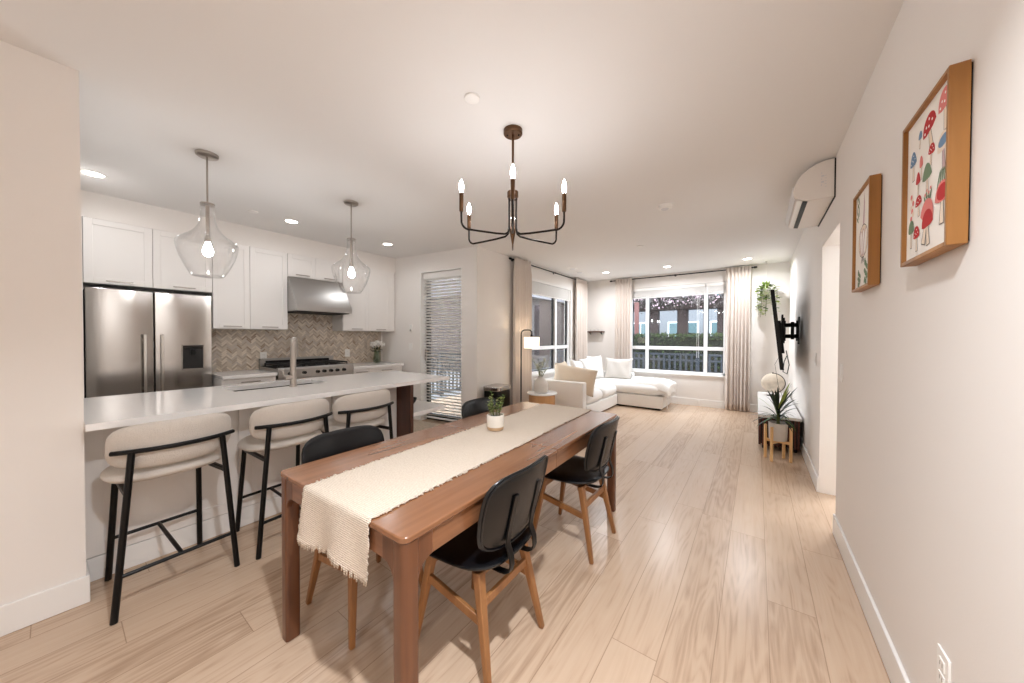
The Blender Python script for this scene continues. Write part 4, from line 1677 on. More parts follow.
# ------------------------------------------------------------------ recessed downlights
def downlight(loc, label, power, spread=165):
    t = thing('recessed_light', label, 'ceiling light', loc, 0, 'recessed downlights')
    MB().lathe([(0.078, 0.0), (0.078, -0.004), (0.072, -0.006), (0.060, -0.003), (0.058, 0.0)], n=36).build('trim_ring', TRIM, t, local=True)
    MB().lathe([(0, -0.0015), (0.060, -0.0015), (0.060, 0.0), (0, 0)], n=36).build('diffuser', DIFF, t, local=True)
    lamp_light('downlight_lamp', (0, 0, -0.012), power, parent=t, spread=spread)
    return t


for (x, y, lb) in ((-4.365, 0.205, 'recessed light in the ceiling at the entry wall edge, in front of the refrigerator'),
                   (-4.31, 1.62, 'recessed light in the kitchen ceiling between the two pendants'),
                   (-4.255, 2.82, 'recessed light in the kitchen ceiling near the patio wall'),
                   (-2.49, 6.64, 'recessed light above the sofa corner, leftmost of the three by the far window'),
                   (-1.36, 6.74, 'recessed light in front of the far window, middle one of three'),
                   (-0.14, 6.84, 'recessed light by the right curtain, next to the hanging plant')):
    downlight((x, y, CH), lb, LAMP_W * (0.06 if x < -4 else 0.46))
for (x, y, k, lb) in ((-0.12, 0.30, 1.05, 'added recessed fill light in the entry ceiling, unseen, nearer one above the viewer'), (-0.25, -1.4, 0.35, 'added recessed fill light in the entry ceiling, unseen, farther one behind the viewer')):
    downlight((x, y, CH), lb, LAMP_W * k, 130)  # out-of-view fill lights added to brighten the foreground, built as downlight fittings


def ceiling_disc(name, label, cat, loc, r, h_, m=TRIM, ridges=False):
    t = thing(name, label, cat, loc)
    MB().lathe([(0, -h_), (r * 0.82, -h_), (r * 0.96, -h_ * 0.75), (r, -h_ * 0.3), (r, 0), (0, 0)], n=32).build('housing', m, t, local=True)
    if ridges:
        b = MB()
        b.lathe([(0, -h_ - 0.006), (r * 0.5, -h_ - 0.006), (r * 0.55, -h_), (0, -h_)], n=28)
        b.build('sensor_cap', AC_G, t, local=True)
    return t


ceiling_disc('ceiling_cover', 'small white round cover on the ceiling before the chandelier', 'ceiling cover', (-1.278, 1.371, CH), 0.042, 0.010)
ceiling_disc('smoke_detector', 'white smoke detector on the ceiling between the chandelier and the air conditioner', 'smoke detector', (-0.752, 3.61, CH), 0.065, 0.035, PLASTIC, True)
ceiling_disc('ceiling_cover', 'small white round cover on the kitchen ceiling beside the nearer pendant', 'ceiling cover', (-4.30, 1.255, CH), 0.045, 0.008)
ceiling_disc('ceiling_cover', 'small white round cover on the living room ceiling beyond the smoke detector', 'ceiling cover', (-1.371, 4.997, CH), 0.045, 0.010)
for x, y, lb in ((-2.86, 5.86, 'white ceiling vent near the side window, nearer one'), (-2.90, 6.28, 'white ceiling vent near the side window, farther one')):
    t = thing('ceiling_vent', lb, 'ceiling vent', (x, y, CH))
    MB().lathe([(0.02, -0.012), (0.075, -0.012), (0.10, -0.004), (0.10, 0), (0, 0)], n=32).build('ring', TRIM, t, local=True)
    MB().lathe([(0, -0.018), (0.05, -0.018), (0.055, -0.012), (0.02, -0.008), (0, -0.008)], n=28).build('damper', AC_G, t, local=True)

# ------------------------------------------------------------------ air conditioner above the doorway
ac = thing('air_conditioner', 'white wall mounted air conditioner above the doorway on the right wall', 'air conditioner', (XR, 3.63, 2.345))
AY0, AY1 = 3.35, 4.16
KS = XR / 0.437
prof = [(0.437, 2.613), (0.385, 2.612), (0.335, 2.600), (0.290, 2.575), (0.255, 2.545), (0.232, 2.510), (0.216, 2.470), (0.209, 2.430), (0.212, 2.400), (0.224, 2.378), (0.250, 2.360), (0.30, 2.348), (0.36, 2.344), (0.437, 2.348)]
kz = lambda pts: [(x * KS, 1.35 + (z - 1.35) * KS) for x, z in pts]
prof = kz(prof)
b = MB()
b.prism(prof, 'y', AY0, AY1)
b.build('body', AC_W, ac, bevel=0.004, seg=2, smooth=40)
b = MB()
pr = [(0.2065, 2.475), (0.2035, 2.430), (0.2065, 2.398), (0.2195, 2.372), (0.224, 2.380), (0.213, 2.400), (0.210, 2.430), (0.213, 2.470)]
b.prism(kz(pr), 'y', AY0 + 0.012, AY1 - 0.012)
b.build('front_flap', AC_G, ac, bevel=0.001)
b = MB()
b.prism(kz([(0.262, 2.3545), (0.290, 2.3475), (0.290, 2.3440), (0.262, 2.3505)]), 'y', AY0 + 0.02, AY1 - 0.03)
b.build('air_slot', BLACKM, ac, smooth=0)
b = MB()
b.prism(kz([(0.232, 2.3655), (0.256, 2.3545), (0.256, 2.3500), (0.230, 2.3605)]), 'y', AY0 + 0.012, AY1 - 0.02)
b.build('louver', PLASTIC, ac, smooth=0)
b = MB()
b.box(XR - 0.008, XR - 0.0005, AY0 - 0.004, AY1, 2.372, 2.652)
b.build('back_plate', BLACKM, ac, smooth=0)
b = MB()
for k in range(5):
    b.box(0.372, 0.376 + 0.012 * (k % 2), AY0 - 0.0012, AY0 + 0.002, 2.47 + 0.022 * k, 2.481 + 0.022 * k)
    b.box(0.392, 0.402, AY0 - 0.0012, AY0 + 0.002, 2.46 + 0.02 * k, 2.464 + 0.02 * k)
b.build('rating_label', AC_G, ac, smooth=0)


# ------------------------------------------------------------------ pictures on the right wall
INK_R = mat('ink_red', srgb(186, 40, 42), 0.8)
INK_P = mat('ink_pink', srgb(224, 130, 124), 0.8)
INK_B = mat('ink_blue', srgb(112, 142, 172), 0.8)
INK_G = mat('ink_green', srgb(112, 134, 104), 0.8)
INK_D = mat('ink_dark', srgb(84, 74, 70), 0.8)
INK_C = mat('ink_cream', srgb(236, 218, 198), 0.8)
INK_W = mat('ink_white', srgb(250, 246, 240), 0.8)
INK_M = mat('ink_mauve', srgb(196, 168, 168), 0.8)


class Print:
    # flat shapes printed on a sheet that faces -x; (a, c): a runs towards the viewer's right (decreasing y), c up
    def __init__(s, x, yc, zc):
        s.b, s.x, s.yc, s.zc, s.n = MB(), x, yc, zc, 0

    k = 1.0

    def poly(s, pts, m):
        s.n += 1
        pts = [(a * s.k, c * s.k) for a, c in pts]
        k = s.b.mi(m)
        s.b.face([s.b.bm.verts.new((s.x - 0.000012 * s.n, s.yc - a, s.zc + c)) for a, c in pts], k)

    def ell(s, a, c, ra, rc, m, rot=0.0, n=14):
        cr, sr = math.cos(rot), math.sin(rot)
        s.poly([(a + ra * math.cos(t) * cr - rc * math.sin(t) * sr, c + ra * math.cos(t) * sr + rc * math.sin(t) * cr) for t in (2 * PI * i / n for i in range(n))], m)

    def mushroom(s, a, c, w_, h_, cap, rot=0.0, dots=True, stem=None, pointed=False):
        w_, h_ = w_ * 1.15, h_ * 1.12
        cr, sr = math.cos(rot), math.sin(rot)
        T = lambda p: (a + p[0] * cr - p[1] * sr, c + p[0] * sr + p[1] * cr)
        s.poly([T(p) for p in ((-w_ * .15, -h_ * .5), (w_ * .17, -h_ * .5), (w_ * .09, h_ * .12), (-w_ * .09, h_ * .12))], INK_D)
        s.poly([T(p) for p in ((-w_ * .12, -h_ * .48), (w_ * .14, -h_ * .48), (w_ * .07, h_ * .12), (-w_ * .07, h_ * .12))], stem or INK_C)
        top = [(w_ * .5 * math.cos(t), h_ * .08 + h_ * .42 * (math.sin(t) ** (1.6 if pointed else 0.9))) for t in (PI * i / 12 for i in range(13))]
        s.poly([T(p) for p in top + [(-w_ * .25, h_ * .02), (w_ * .25, h_ * .02)]], cap)
        if dots:
            for dx, dy in ((-.2, .25), (.05, .36), (.24, .22), (-.02, .18), (-.34, .14)):
                p = T((w_ * dx, h_ * dy))
                s.ell(p[0], p[1], w_ * .05, w_ * .045, INK_W, n=8)


def picture(label, yc, zc, w_, h_, draw):
    t = thing('framed_picture', label, 'picture', (XR, yc, zc))
    xf, fwid = XR - 0.042, 0.012
    y0, y1, z0, z1 = yc - w_ / 2, yc + w_ / 2, zc - h_ / 2, zc + h_ / 2
    b = MB()
    b.box(xf, XR - 0.004, y0, y0 + fwid, z0, z1)
    b.box(xf, XR - 0.004, y1 - fwid, y1, z0, z1)
    b.box(xf, XR - 0.004, y0 + fwid, y1 - fwid, z0, z0 + fwid)
    b.box(xf, XR - 0.004, y0 + fwid, y1 - fwid, z1 - fwid, z1)
    b.build('frame', FRAME_W, t, bevel=0.0015)
    MB().box(XR - 0.007, XR - 0.0005, y0 + 0.006, y1 - 0.006, z0 + 0.006, z1 - 0.006).build('backing', BLACKM, t, smooth=0)
    MB().box(xf + 0.012, xf + 0.015, y0 + fwid - 0.001, y1 - fwid + 0.001, z0 + fwid - 0.001, z1 - fwid + 0.001).build('paper', PAPER, t, smooth=0)
    p = Print(xf + 0.0118, yc, zc)
    draw(p)
    p.b.build('illustration', None, t, smooth=0, recalc=False)


def draw_mushrooms(p):
    p.mushroom(-0.115, 0.085, 0.050, 0.090, INK_B, 0.05, True, INK_C, True)
    p.mushroom(-0.060, 0.150, 0.026, 0.050, INK_B, -0.1, False)
    p.mushroom(0.015, 0.140, 0.085, 0.105, INK_R, 0.25)
    p.mushroom(0.118, 0.155, 0.075, 0.110, INK_P, 0.1, True)
    p.mushroom(0.030, 0.065, 0.042, 0.058, INK_R, -0.15)
    p.mushroom(-0.045, 0.055, 0.024, 0.07, INK_P, 0.1, False)
    p.mushroom(-0.070, 0.010, 0.034, 0.072, INK_R, 0.0, False, INK_C, True)
    p.mushroom(0.002, -0.002, 0.062, 0.095, INK_G, 0.06, False, INK_C, True)
    p.mushroom(0.112, 0.040, 0.066, 0.10, INK_C, 0.1, False, INK_M)
    p.ell(0.112, 0.070, 0.034, 0.016, INK_B, 0.1)
    for k in range(5):
        p.ell(0.085 + 0.012 * k, -0.035, 0.0035, 0.030, INK_G, -0.4 + 0.2 * k)
    for k in range(7):
        p.ell(-0.125 + 0.008 * (k % 3), -0.015 - 0.012 * k, 0.009, 0.009, INK_C if k % 2 else INK_P)
    p.mushroom(-0.062, -0.062, 0.046, 0.062, INK_R, 0.1)
    for k in range(4):
        p.ell(-0.01 + 0.014 * k, -0.062 + 0.008 * (k % 2), 0.004, 0.018, INK_G, 0.5 - 0.3 * k)
        p.ell(-0.01 + 0.014 * k, -0.045 + 0.010 * (k % 2), 0.005, 0.005, INK_P)
    p.mushroom(-0.122, -0.140, 0.042, 0.085, INK_G, 0.0, False)
    p.mushroom(-0.075, -0.165, 0.044, 0.075, INK_R, 0.05)
    p.mushroom(0.000, -0.130, 0.085, 0.125, INK_P, -0.3, False)
    p.mushroom(0.012, -0.150, 0.072, 0.10, INK_R, 0.1, False)
    p.mushroom(0.112, -0.105, 0.085, 0.11, INK_P, -0.05, False)
    p.ell(0.112, -0.075, 0.036, 0.024, INK_R, 0.0)


def draw_garlic(p):
    p.k = 1.22
    for k in range(9):
        p.ell(-0.10 + 0.014 * (k % 3), 0.10 + 0.014 * k, 0.005, 0.022, INK_G, 0.8 - 0.35 * (k % 4))
    p.poly([(-0.012, 0.02), (0.012, 0.02), (0.02, 0.14), (0.004, 0.19), (0.002, 0.13)], INK_M)
    p.ell(0.0, -0.01, 0.072, 0.068, INK_D)
    p.ell(0.0, -0.01, 0.069, 0.065, INK_C)
    for k in (-1, 0, 1):
        p.ell(0.03 * k, -0.015, 0.022, 0.056, INK_M, -0.25 * k)
        p.ell(0.03 * k + 0.004, -0.015, 0.016, 0.050, INK_W, -0.25 * k)
    for k in range(7):
        p.ell(-0.02 + 0.006 * k, -0.085, 0.0015, 0.015, INK_D, -0.5 + 0.16 * k)
    for k in range(8):
        p.ell(0.035 + 0.016 * (k % 3), -0.10 - 0.012 * k, 0.010, 0.016, INK_G, 0.4 * k)
        p.ell(-0.07 + 0.014 * (k % 3), -0.13 - 0.008 * k, 0.008, 0.014, INK_G, 0.5 * k)


picture('larger framed mushroom print in a deep wooden frame, nearest the camera on the right wall', 1.600, 1.841, 0.356, 0.480, draw_mushrooms)
picture('smaller framed garlic print in a deep wooden frame, farther along the right wall', 2.370, 1.843, 0.325, 0.500, draw_garlic)

# ------------------------------------------------------------------ television on its wall arm
tv = thing('television', 'thin black television on a folding wall arm above the white topped console', 'television', (0.215, 5.58, 1.44), -math.radians(2.2))
tt = math.tan(math.radians(6.0))


def tvbox(x0, x1, y0, y1, z0, z1, m=None, b=None):
    b = b or MB()
    k = b.mi(m)
    v = [b.bm.verts.new((x - z * tt, y, z)) for z in (z0, z1) for y in (y0, y1) for x in (x0, x1)]
    for q in ((0, 2, 3, 1), (4, 5, 7, 6), (0, 1, 5, 4), (2, 6, 7, 3), (0, 4, 6, 2), (1, 3, 7, 5)):
        b.face([v[i] for i in q], k)
    return b


tvbox(-0.018, 0.018, -0.80, 0.80, -0.45, 0.45).build('tv_body', BLACKM, tv, bevel=0.003, local=True)
tvbox(-0.0195, -0.0175, -0.79, 0.79, -0.44, 0.44).build('screen', SCREEN, tv, local=True, smooth=0)
tvbox(0.017, 0.045, -0.35, 0.35, -0.28, 0.12).build('rear_housing', BLACKM, tv, bevel=0.006, local=True)
b = MB()
b.box(0.05, 0.075, -0.20, 0.20, -0.16, 0.16)
b.box(0.04, 0.06, -0.22, -0.17, -0.24, 0.20)
b.box(0.04, 0.06, 0.17, 0.22, -0.24, 0.20)
b.box(0.205, 0.2185, -0.14, 0.10, -0.17, 0.17)
b.build('mount_plate', BLACKM, tv, bevel=0.002, local=True)
b = MB()
for z in (-0.07, 0.07):
    b.frustum((0.07, 0.0, z), (0.15, -0.13, z), 0.05, 0.05, 0.022, 0.022, ref=(0, 0, 1))
    b.frustum((0.15, -0.13, z), (0.212, 0.03, z), 0.05, 0.05, 0.022, 0.022, ref=(0, 0, 1))
b.cyl((0.15, -0.13, -0.11), (0.15, -0.13, 0.11), 0.018, n=12)
b.cyl((0.205, 0.03, -0.13), (0.205, 0.03, 0.13), 0.016, n=12)
b.cyl((0.07, 0.0, -0.13), (0.07, 0.0, 0.13), 0.018, n=12)
b.build('swing_arm', BLACKM, tv, bevel=0.002, local=True)
b = MB()
b.tube([(0.09, -0.2, -0.25), (0.12, -0.25, -0.42), (0.10, -0.33, -0.53), (0.06, -0.38, -0.50), (0.07, -0.36, -0.38), (0.10, -0.30, -0.30)], 0.005, 8)
b.tube([(0.05, 0.15, -0.28), (-0.02, 0.2, -0.45), (0.02, 0.3, -0.75), (0.10, 0.35, -1.0)], 0.002, 6)
b.build('cable', BLACKM, tv, local=True)

# ------------------------------------------------------------------ console and what stands on it
cs = thing('media_console', 'low console with white top and dark red slatted sides along the right wall', 'console', (0.22, 6.1, 0))
b = MB()
b.box(0.022, 0.432, 5.06, 7.18, 0.385, 0.42)
b.build('marble_top', MARBLE, cs, bevel=0.003)
b = MB()
b.box(0.05, 0.42, 5.09, 7.15, 0.06, 0.385)
b.build('carcass', CABGREY, cs, smooth=0)
b = MB()
x = 0.034
while x < 0.41:
    b.box(x, x + 0.018, 5.068, 5.092, 0.05, 0.385)
    x += 0.030
y = 5.075
while y < 7.15:
    b.box(0.03, 0.052, y, y + 0.018, 0.05, 0.385)
    y += 0.030
b.build('slats', CONS_W, cs, bevel=0.002, smooth=0)
for x, y in ((0.08, 5.13), (0.38, 5.13), (0.08, 7.10), (0.38, 7.10)):
    MB().cyl((x, y, 0), (x, y, 0.062), 0.015, 0.02, n=12).build('foot', BLACKM, cs)

gl = thing('globe', 'beige globe with dark ring standing on the console', 'globe', (0.215, 6.80, 0.42))
MB().sphere((0, 0, 0.205), 0.152, 36, 20).build('sphere', MOON, gl, local=True)
b = MB()
pts = []
for i in range(25):
    a = -PI / 2 + PI * i / 24
    pts.append((0.157 * math.cos(a), 0.0, 0.205 + 0.157 * math.sin(a)))
b.tube(pts, 0.006, 8)
b.cyl((0, 0, 0.35), (0, 0, 0.375), 0.010, n=12)
b.build('meridian_ring', BLACKM, gl, local=True)
MB().lathe([(0, 0), (0.075, 0), (0.078, 0.006), (0.04, 0.014), (0.015, 0.022), (0.012, 0.035), (0, 0.035)], n=28).build('base', BLACKM, gl, local=True)

# plant stand with spiky plant
PS = (0.20, 4.715)
psd = thing('plant_stand', 'light wooden four legged plant stand in front of the console', 'plant stand', PS + (0,), math.radians(22))
for sx in (-1, 1):
    for sy in (-1, 1):
        b = MB()
        b.box(sx * 0.090 - 0.012, sx * 0.090 + 0.012, sy * 0.070 - 0.012, sy * 0.070 + 0.012, 0, 0.375)
        b.build('leg', STAND_W, psd, bevel=0.003, local=True)
b = MB()
b.frustum((-0.084, -0.066, 0.205), (0.084, 0.066, 0.205), 0.03, 0.03, 0.022, 0.022, ref=(0, 0, 1))
b.build('cross_bar', STAND_W, psd, bevel=0.002, local=True)
b = MB()
b.frustum((-0.084, 0.066, 0.205), (0.084, -0.066, 0.205), 0.03, 0.03, 0.0215, 0.0215, ref=(0, 0, 1))
b.build('cross_bar', STAND_W, psd, bevel=0.002, local=True)
sp = thing('spiky_plant', 'spiky dark leaved plant in a pale concrete pot on the wooden stand', 'plant', PS + (0.2205,), 0)
b = MB()
b.lathe([(0, 0.0), (0.076, 0.0), (0.080, 0.006), (0.085, 0.19), (0.082, 0.194), (0.076, 0.19), (0.074, 0.16)], n=36)
b.build('pot', CONCRETE, sp, local=True)
MB().lathe([(0.0745, 0.165), (0.05, 0.172), (0, 0.175)], n=28).build('soil', SOIL, sp, local=True)
b = MB()
b.tube([(0, 0, 0.17), (0.004, 0.002, 0.27), (0.0, 0.0, 0.36)], 0.016, 10, STEM)
rr = random.Random(21)
for k in range(56):
    a = rr.uniform(0, 2 * PI)
    zt = rr.uniform(0.20, 0.37)
    el = (zt - 0.20) / 0.17
    ln = rr.uniform(0.20, 0.34)
    out = ln * (0.90 - 0.6 * el * rr.uniform(0.6, 1.2))
    rise = ln * (0.45 + 0.85 * el * rr.uniform(0.5, 1.1))
    c = Vector((0.012 * math.cos(a), 0.012 * math.sin(a), zt))
    ox = min(out * math.cos(a), 0.215)
    b.leaf(c, c + Vector((ox, out * math.sin(a), rise)), rr.uniform(0.018, 0.028), m=LEAF_D if k % 5 else (LEAF if k % 2 else LEAF_L), droop=0.16 * (1 - el) + 0.03, seg=7)
b.build('leaves', None, sp, local=True, recalc=False, smooth=60)

# hanging trailing plant
hp = thing('hanging_plant', 'trailing green plant hanging on strings from the ceiling by the far wall', 'hanging plant', (0.12, 7.26, CH))
b = MB()
b.lathe([(0, -0.005), (0.014, -0.005), (0.016, 0), (0, 0)], n=14)
b.tube([(0, 0, -0.004), (0, 0, -0.03), (0.012, 0, -0.04), (0.0, 0, -0.05)], 0.003, 6)
b.build('hook', NICKEL, hp, local=True)
b = MB()
b.tube([(0, 0, -0.05), (0, 0, -0.28)], 0.0025, 6)
for k in range(3):
    a = 2 * PI * k / 3 + 0.4
    b.tube([(0, 0, -0.28), (0.072 * math.cos(a), 0.072 * math.sin(a), -0.46), (0.05 * math.cos(a), 0.05 * math.sin(a), -0.58), (0, 0, -0.60)], 0.0025, 6)
b.build('strings', CERAM, hp, local=True)
MB().lathe([(0, -0.57), (0.03, -0.57), (0.042, -0.55), (0.05, -0.47), (0.046, -0.468), (0.04, -0.48), (0, -0.48)], n=28).build('pot', CERAM, hp, local=True)
b = MB()
rr = random.Random(8)
for k in range(17):
    a = rr.uniform(0, 2 * PI)
    reach = rr.uniform(0.06, 0.16)
    ln = rr.uniform(0.14, 0.55)
    p0 = Vector((0.03 * math.cos(a), 0.03 * math.sin(a), -0.47))
    p1 = Vector((reach * 0.7 * math.cos(a), reach * 0.7 * math.sin(a), -0.42 + rr.uniform(-0.02, 0.05)))
    p2 = Vector((reach * math.cos(a), reach * math.sin(a), -0.50))
    p3 = Vector((reach * 1.05 * math.cos(a + 0.2), reach * 1.05 * math.sin(a + 0.2), -0.48 - ln))
    b.tube([p0, p1, p2, p3], 0.0022, 5, STEM)
    nl = int(5 + ln * 16)
    for q in range(nl):
        t = q / nl
        c = p1.lerp(p2, t * 3) if t < 0.33 else p2.lerp(p3, (t - 0.33) * 1.5)
        an = rr.uniform(0, 2 * PI)
        L_ = rr.uniform(0.05, 0.085)
        b.leaf(c, c + Vector((L_ * math.cos(an), L_ * math.sin(an), rr.uniform(-0.035, 0.01))), L_ * 0.8, m=(LEAF, LEAF_L, LEAF_L)[q % 3], seg=4)
for k in range(8):
    a = k * 0.8
    c = Vector((0.02 * math.cos(a), 0.02 * math.sin(a), -0.46))
    b.leaf(c, c + Vector((0.05 * math.cos(a), 0.05 * math.sin(a), 0.12)), 0.05, m=LEAF_L)
b.build('foliage', None, hp, local=True, recalc=False, smooth=60)


# ------------------------------------------------------------------ sofa
sf = thing('sectional_sofa', 'white L shaped sectional sofa with chaise in the corner below the two windows', 'sofa', (-2.5, 6.1, 0))
SFX = -2.20
b = MB()
b.box(-3.10, SFX, 5.06, 6.535, 0.035, 0.235)
b.build('base', SOFA, sf, bevel=0.012, seg=3)
b = MB()
b.box(-3.10, -1.375, 6.545, 7.33, 0.035, 0.26)
b.build('chaise_base', SOFA, sf, bevel=0.012, seg=3)
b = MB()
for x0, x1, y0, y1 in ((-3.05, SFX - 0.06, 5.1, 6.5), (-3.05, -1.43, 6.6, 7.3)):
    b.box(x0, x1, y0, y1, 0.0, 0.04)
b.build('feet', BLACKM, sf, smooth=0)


def cushion(x0, x1, y0, y1, z0, z1, puff=0.03, n=14):
    b = MB()
    cx, cy, hx, hy = (x0 + x1) / 2, (y0 + y1) / 2, (x1 - x0) / 2, (y1 - y0) / 2
    hz = (z1 - z0) / 2
    cz = (z0 + z1) / 2

    def fn(u, v, d):
        return (cx + u, cy + v, cz + d)
    b.pad(fn, 2 * hx, 2 * hy, 2 * hz, n=9, rings=10, seg=72, edge=0.22, puff=puff)
    return b


for i, (x0, x1, y0, y1, z0, z1) in enumerate(((-2.96, SFX + 0.012, 5.07, 5.80, 0.225, 0.435), (-2.96, SFX + 0.012, 5.80, 6.535, 0.225, 0.435), (-2.96, -1.365, 6.54, 7.31, 0.25, 0.455))):
    cushion(x0, x1, y0, y1, z0, z1).build('seat_cushion', SOFA, sf, smooth=60)
b = MB()
b.box(-3.13, SFX, 4.915, 5.055, 0.02, 0.625)
b.build('arm', SOFA, sf, bevel=0.018, seg=3)
b = MB()
b.box(-3.10, -2.95, 5.06, 7.33, 0.20, 0.60)
b.box(-2.95, -2.10, 7.19, 7.33, 0.20, 0.60)
b.build('backrest', SOFA, sf, bevel=0.02, seg=3)


def pillow(name, label, loc, w_, h_, t, rot, m, group=None, pinch=0.10):
    # pillow standing in its local xz-plane, thickness along y
    b = MB()
    n = 20
    for side in (1, -1):
        def fn(u, v):
            a, c = 2 * u - 1, 2 * v - 1
            k = max(0, (1 - a ** 4)) ** 0.55 * max(0, (1 - c ** 4)) ** 0.55
            sx = 1 - pinch * (1 - abs(a) ** 2) * 0 - pinch * (c * c - 1) * -0.0
            x = a * w_ / 2 * (1 - pinch * (1 - c * c))
            z = c * h_ / 2 * (1 - pinch * (1 - a * a))
            wr = 0.06 * t * math.sin(7 * a + 3 * c) * k
            return (x, side * (t / 2 * k + 0.0) + wr * side, z)
        b.grid(fn, n, n)
    bmesh.ops.remove_doubles(b.bm, verts=b.bm.verts, dist=0.0008)
    o = b.build(name, m, smooth=120)
    o.location = loc
    o.rotation_euler = rot
    return tag(o, label, 'pillow', group)


R = math.radians
G = 'throw pillows on the sofa'
pillow('throw_pillow', 'large oat coloured pillow leaning inside the near sofa arm', (-2.50, 5.205, 0.635), 0.80, 0.44, 0.15, (R(-10), R(6), R(-3)), PILLOW_T, G, pinch=0.04)
pillow('throw_pillow', 'oat pillow against the sofa back, half hidden behind the pampas vase', (-2.86, 5.50, 0.675), 0.48, 0.46, 0.16, (R(-14), 0, R(96)), PILLOW_T, G)
pillow('throw_pillow', 'white pillow whose corner peeks over the oat pillow by the sofa arm', (-2.80, 5.96, 0.68), 0.44, 0.48, 0.17, (R(-16), R(10), R(88)), PILLOW, G)
pillow('throw_pillow', 'white pillow against the sofa back, left of the corner one', (-2.80, 6.465, 0.685), 0.46, 0.50, 0.18, (R(-14), R(-4), R(86)), PILLOW, G)
pillow('throw_pillow', 'white pillow set diagonally in the sofa corner', (-2.81, 6.91, 0.70), 0.40, 0.52, 0.16, (R(-14), 0, R(62)), PILLOW, G)
pillow('throw_pillow', 'wide greige pillow leaning below the far window on the chaise', (-2.37, 7.08, 0.685), 0.58, 0.46, 0.16, (R(-14), 0, R(2)), PILLOW_G, G)


# throw blanket over the end of the chaise
def throw():
    x0, x1 = -1.98, -1.345
    zt = 0.492
    rr = random.Random(2)
    rad = 0.05

    def fn(u, v):
        # u runs out along the chaise and down its end; v across
        s = u * (x1 - x0 + 0.22)
        flat = x1 - x0
        y = 6.60 + 0.72 * v - 0.05 * u
        nz = mnoise.noise((u * 5, v * 4, 1.3)) * 0.034 + mnoise.noise((u * 13, v * 10, 4.1)) * 0.018
        puff = 0.05 * math.sin(PI * min(1, max(0, v)))
        if s < flat:
            x = x0 + s - 0.12 * v * (1 - u)
            z = zt + nz + puff
            k = max(0, (s - flat + 0.10) / 0.10)
            z -= 0.03 * k * k
        else:
            d = s - flat
            a = min(PI / 2, d / rad)
            x = x1 + rad * math.sin(a) + nz
            z = zt - 0.03 - rad + rad * math.cos(a) - max(0, d - rad * PI / 2) + puff * 0.3
        if v < 0.14:
            k = (0.14 - v) / 0.14
            z -= 0.14 * k ** 1.4
            y -= 0.10 * min(1, (k * 1.0)) ** 0.5 - 0.13 * k * 0.72
        return (x, y, z)
    b = MB()
    b.grid(fn, 44, 40)
    fringe = MB()
    for k in range(46):
        u = 0.30 + 0.68 * k / 45
        p = Vector(fn(u, 0.0))
        fringe.tube([p, p + Vector((rr.uniform(-0.012, 0.012), -0.008, -0.03)), p + Vector((rr.uniform(-0.02, 0.02), -0.012, -rr.uniform(0.05, 0.075)))], 0.0065, 5, r1=0.004)
    for k in range(34):
        p = Vector(fn(1.0, k / 33))
        fringe.tube([p, p + Vector((0.006, rr.uniform(-0.01, 0.01), -0.03)), p + Vector((0.008, rr.uniform(-0.02, 0.02), -rr.uniform(0.05, 0.075)))], 0.0065, 5, r1=0.004)
    o = b.build('throw_blanket', THROW, smooth=180, solid=0.016)
    tag(o, 'fringed white throw blanket draped over the end of the chaise', 'blanket')
    fringe.build('fringe', THROW, o)


throw()

# ------------------------------------------------------------------ side table, vase, floor lamp, bin
STX, STY = -2.66, 4.43
st = thing('side_table', 'round side table with white top and light wood drum body beside the sofa arm', 'side table', (STX, STY, 0))
MB().lathe([(0, 0.478), (0.222, 0.478), (0.230, 0.484), (0.230, 0.496), (0.224, 0.50), (0, 0.50)], n=48).build('top', MARBLE, st, local=True)
MB().lathe([(0, 0.0), (0.195, 0.0), (0.20, 0.006), (0.20, 0.472), (0.195, 0.478), (0, 0.478)], n=48).build('drum', TBL_W, st, local=True)
vs = thing('vase', 'pale matte bottle vase with dried sage stems on the round side table', 'vase', (-2.66, 4.39, 0.50))
b = MB()
b.lathe([(0, 0.001), (0.085, 0.001), (0.105, 0.02), (0.113, 0.08), (0.108, 0.14), (0.085, 0.19), (0.052, 0.225), (0.038, 0.245), (0.040, 0.262), (0.035, 0.262), (0.033, 0.245), (0.02, 0.20)], n=40)
b.build('body', VASE_C, vs, local=True)
b = MB()
rr = random.Random(17)
for k in range(12):
    a = rr.uniform(0, 2 * PI)
    sp_ = rr.uniform(0.04, 0.17)
    h_ = rr.uniform(0.36, 0.52)
    p0 = Vector((0.01 * math.cos(a), 0.01 * math.sin(a), 0.20))
    p1 = Vector((sp_ * 0.35 * math.cos(a), sp_ * 0.35 * math.sin(a), h_ * 0.7))
    p2 = Vector((sp_ * math.cos(a), sp_ * math.sin(a), h_))
    b.tube([p0, p1, p2], 0.002, 5, STEM)
    for q in range(14):
        c = p1.lerp(p2, q / 13) if q > 3 else p0.lerp(p1, 0.6 + 0.1 * q)
        an = rr.uniform(0, 2 * PI)
        b.leaf(c, c + Vector((0.032 * math.cos(an), 0.032 * math.sin(an), rr.uniform(0.0, 0.02))), 0.018, m=LEAF_S, seg=3)
b.build('dried_stems', None, vs, local=True, recalc=False, smooth=60)

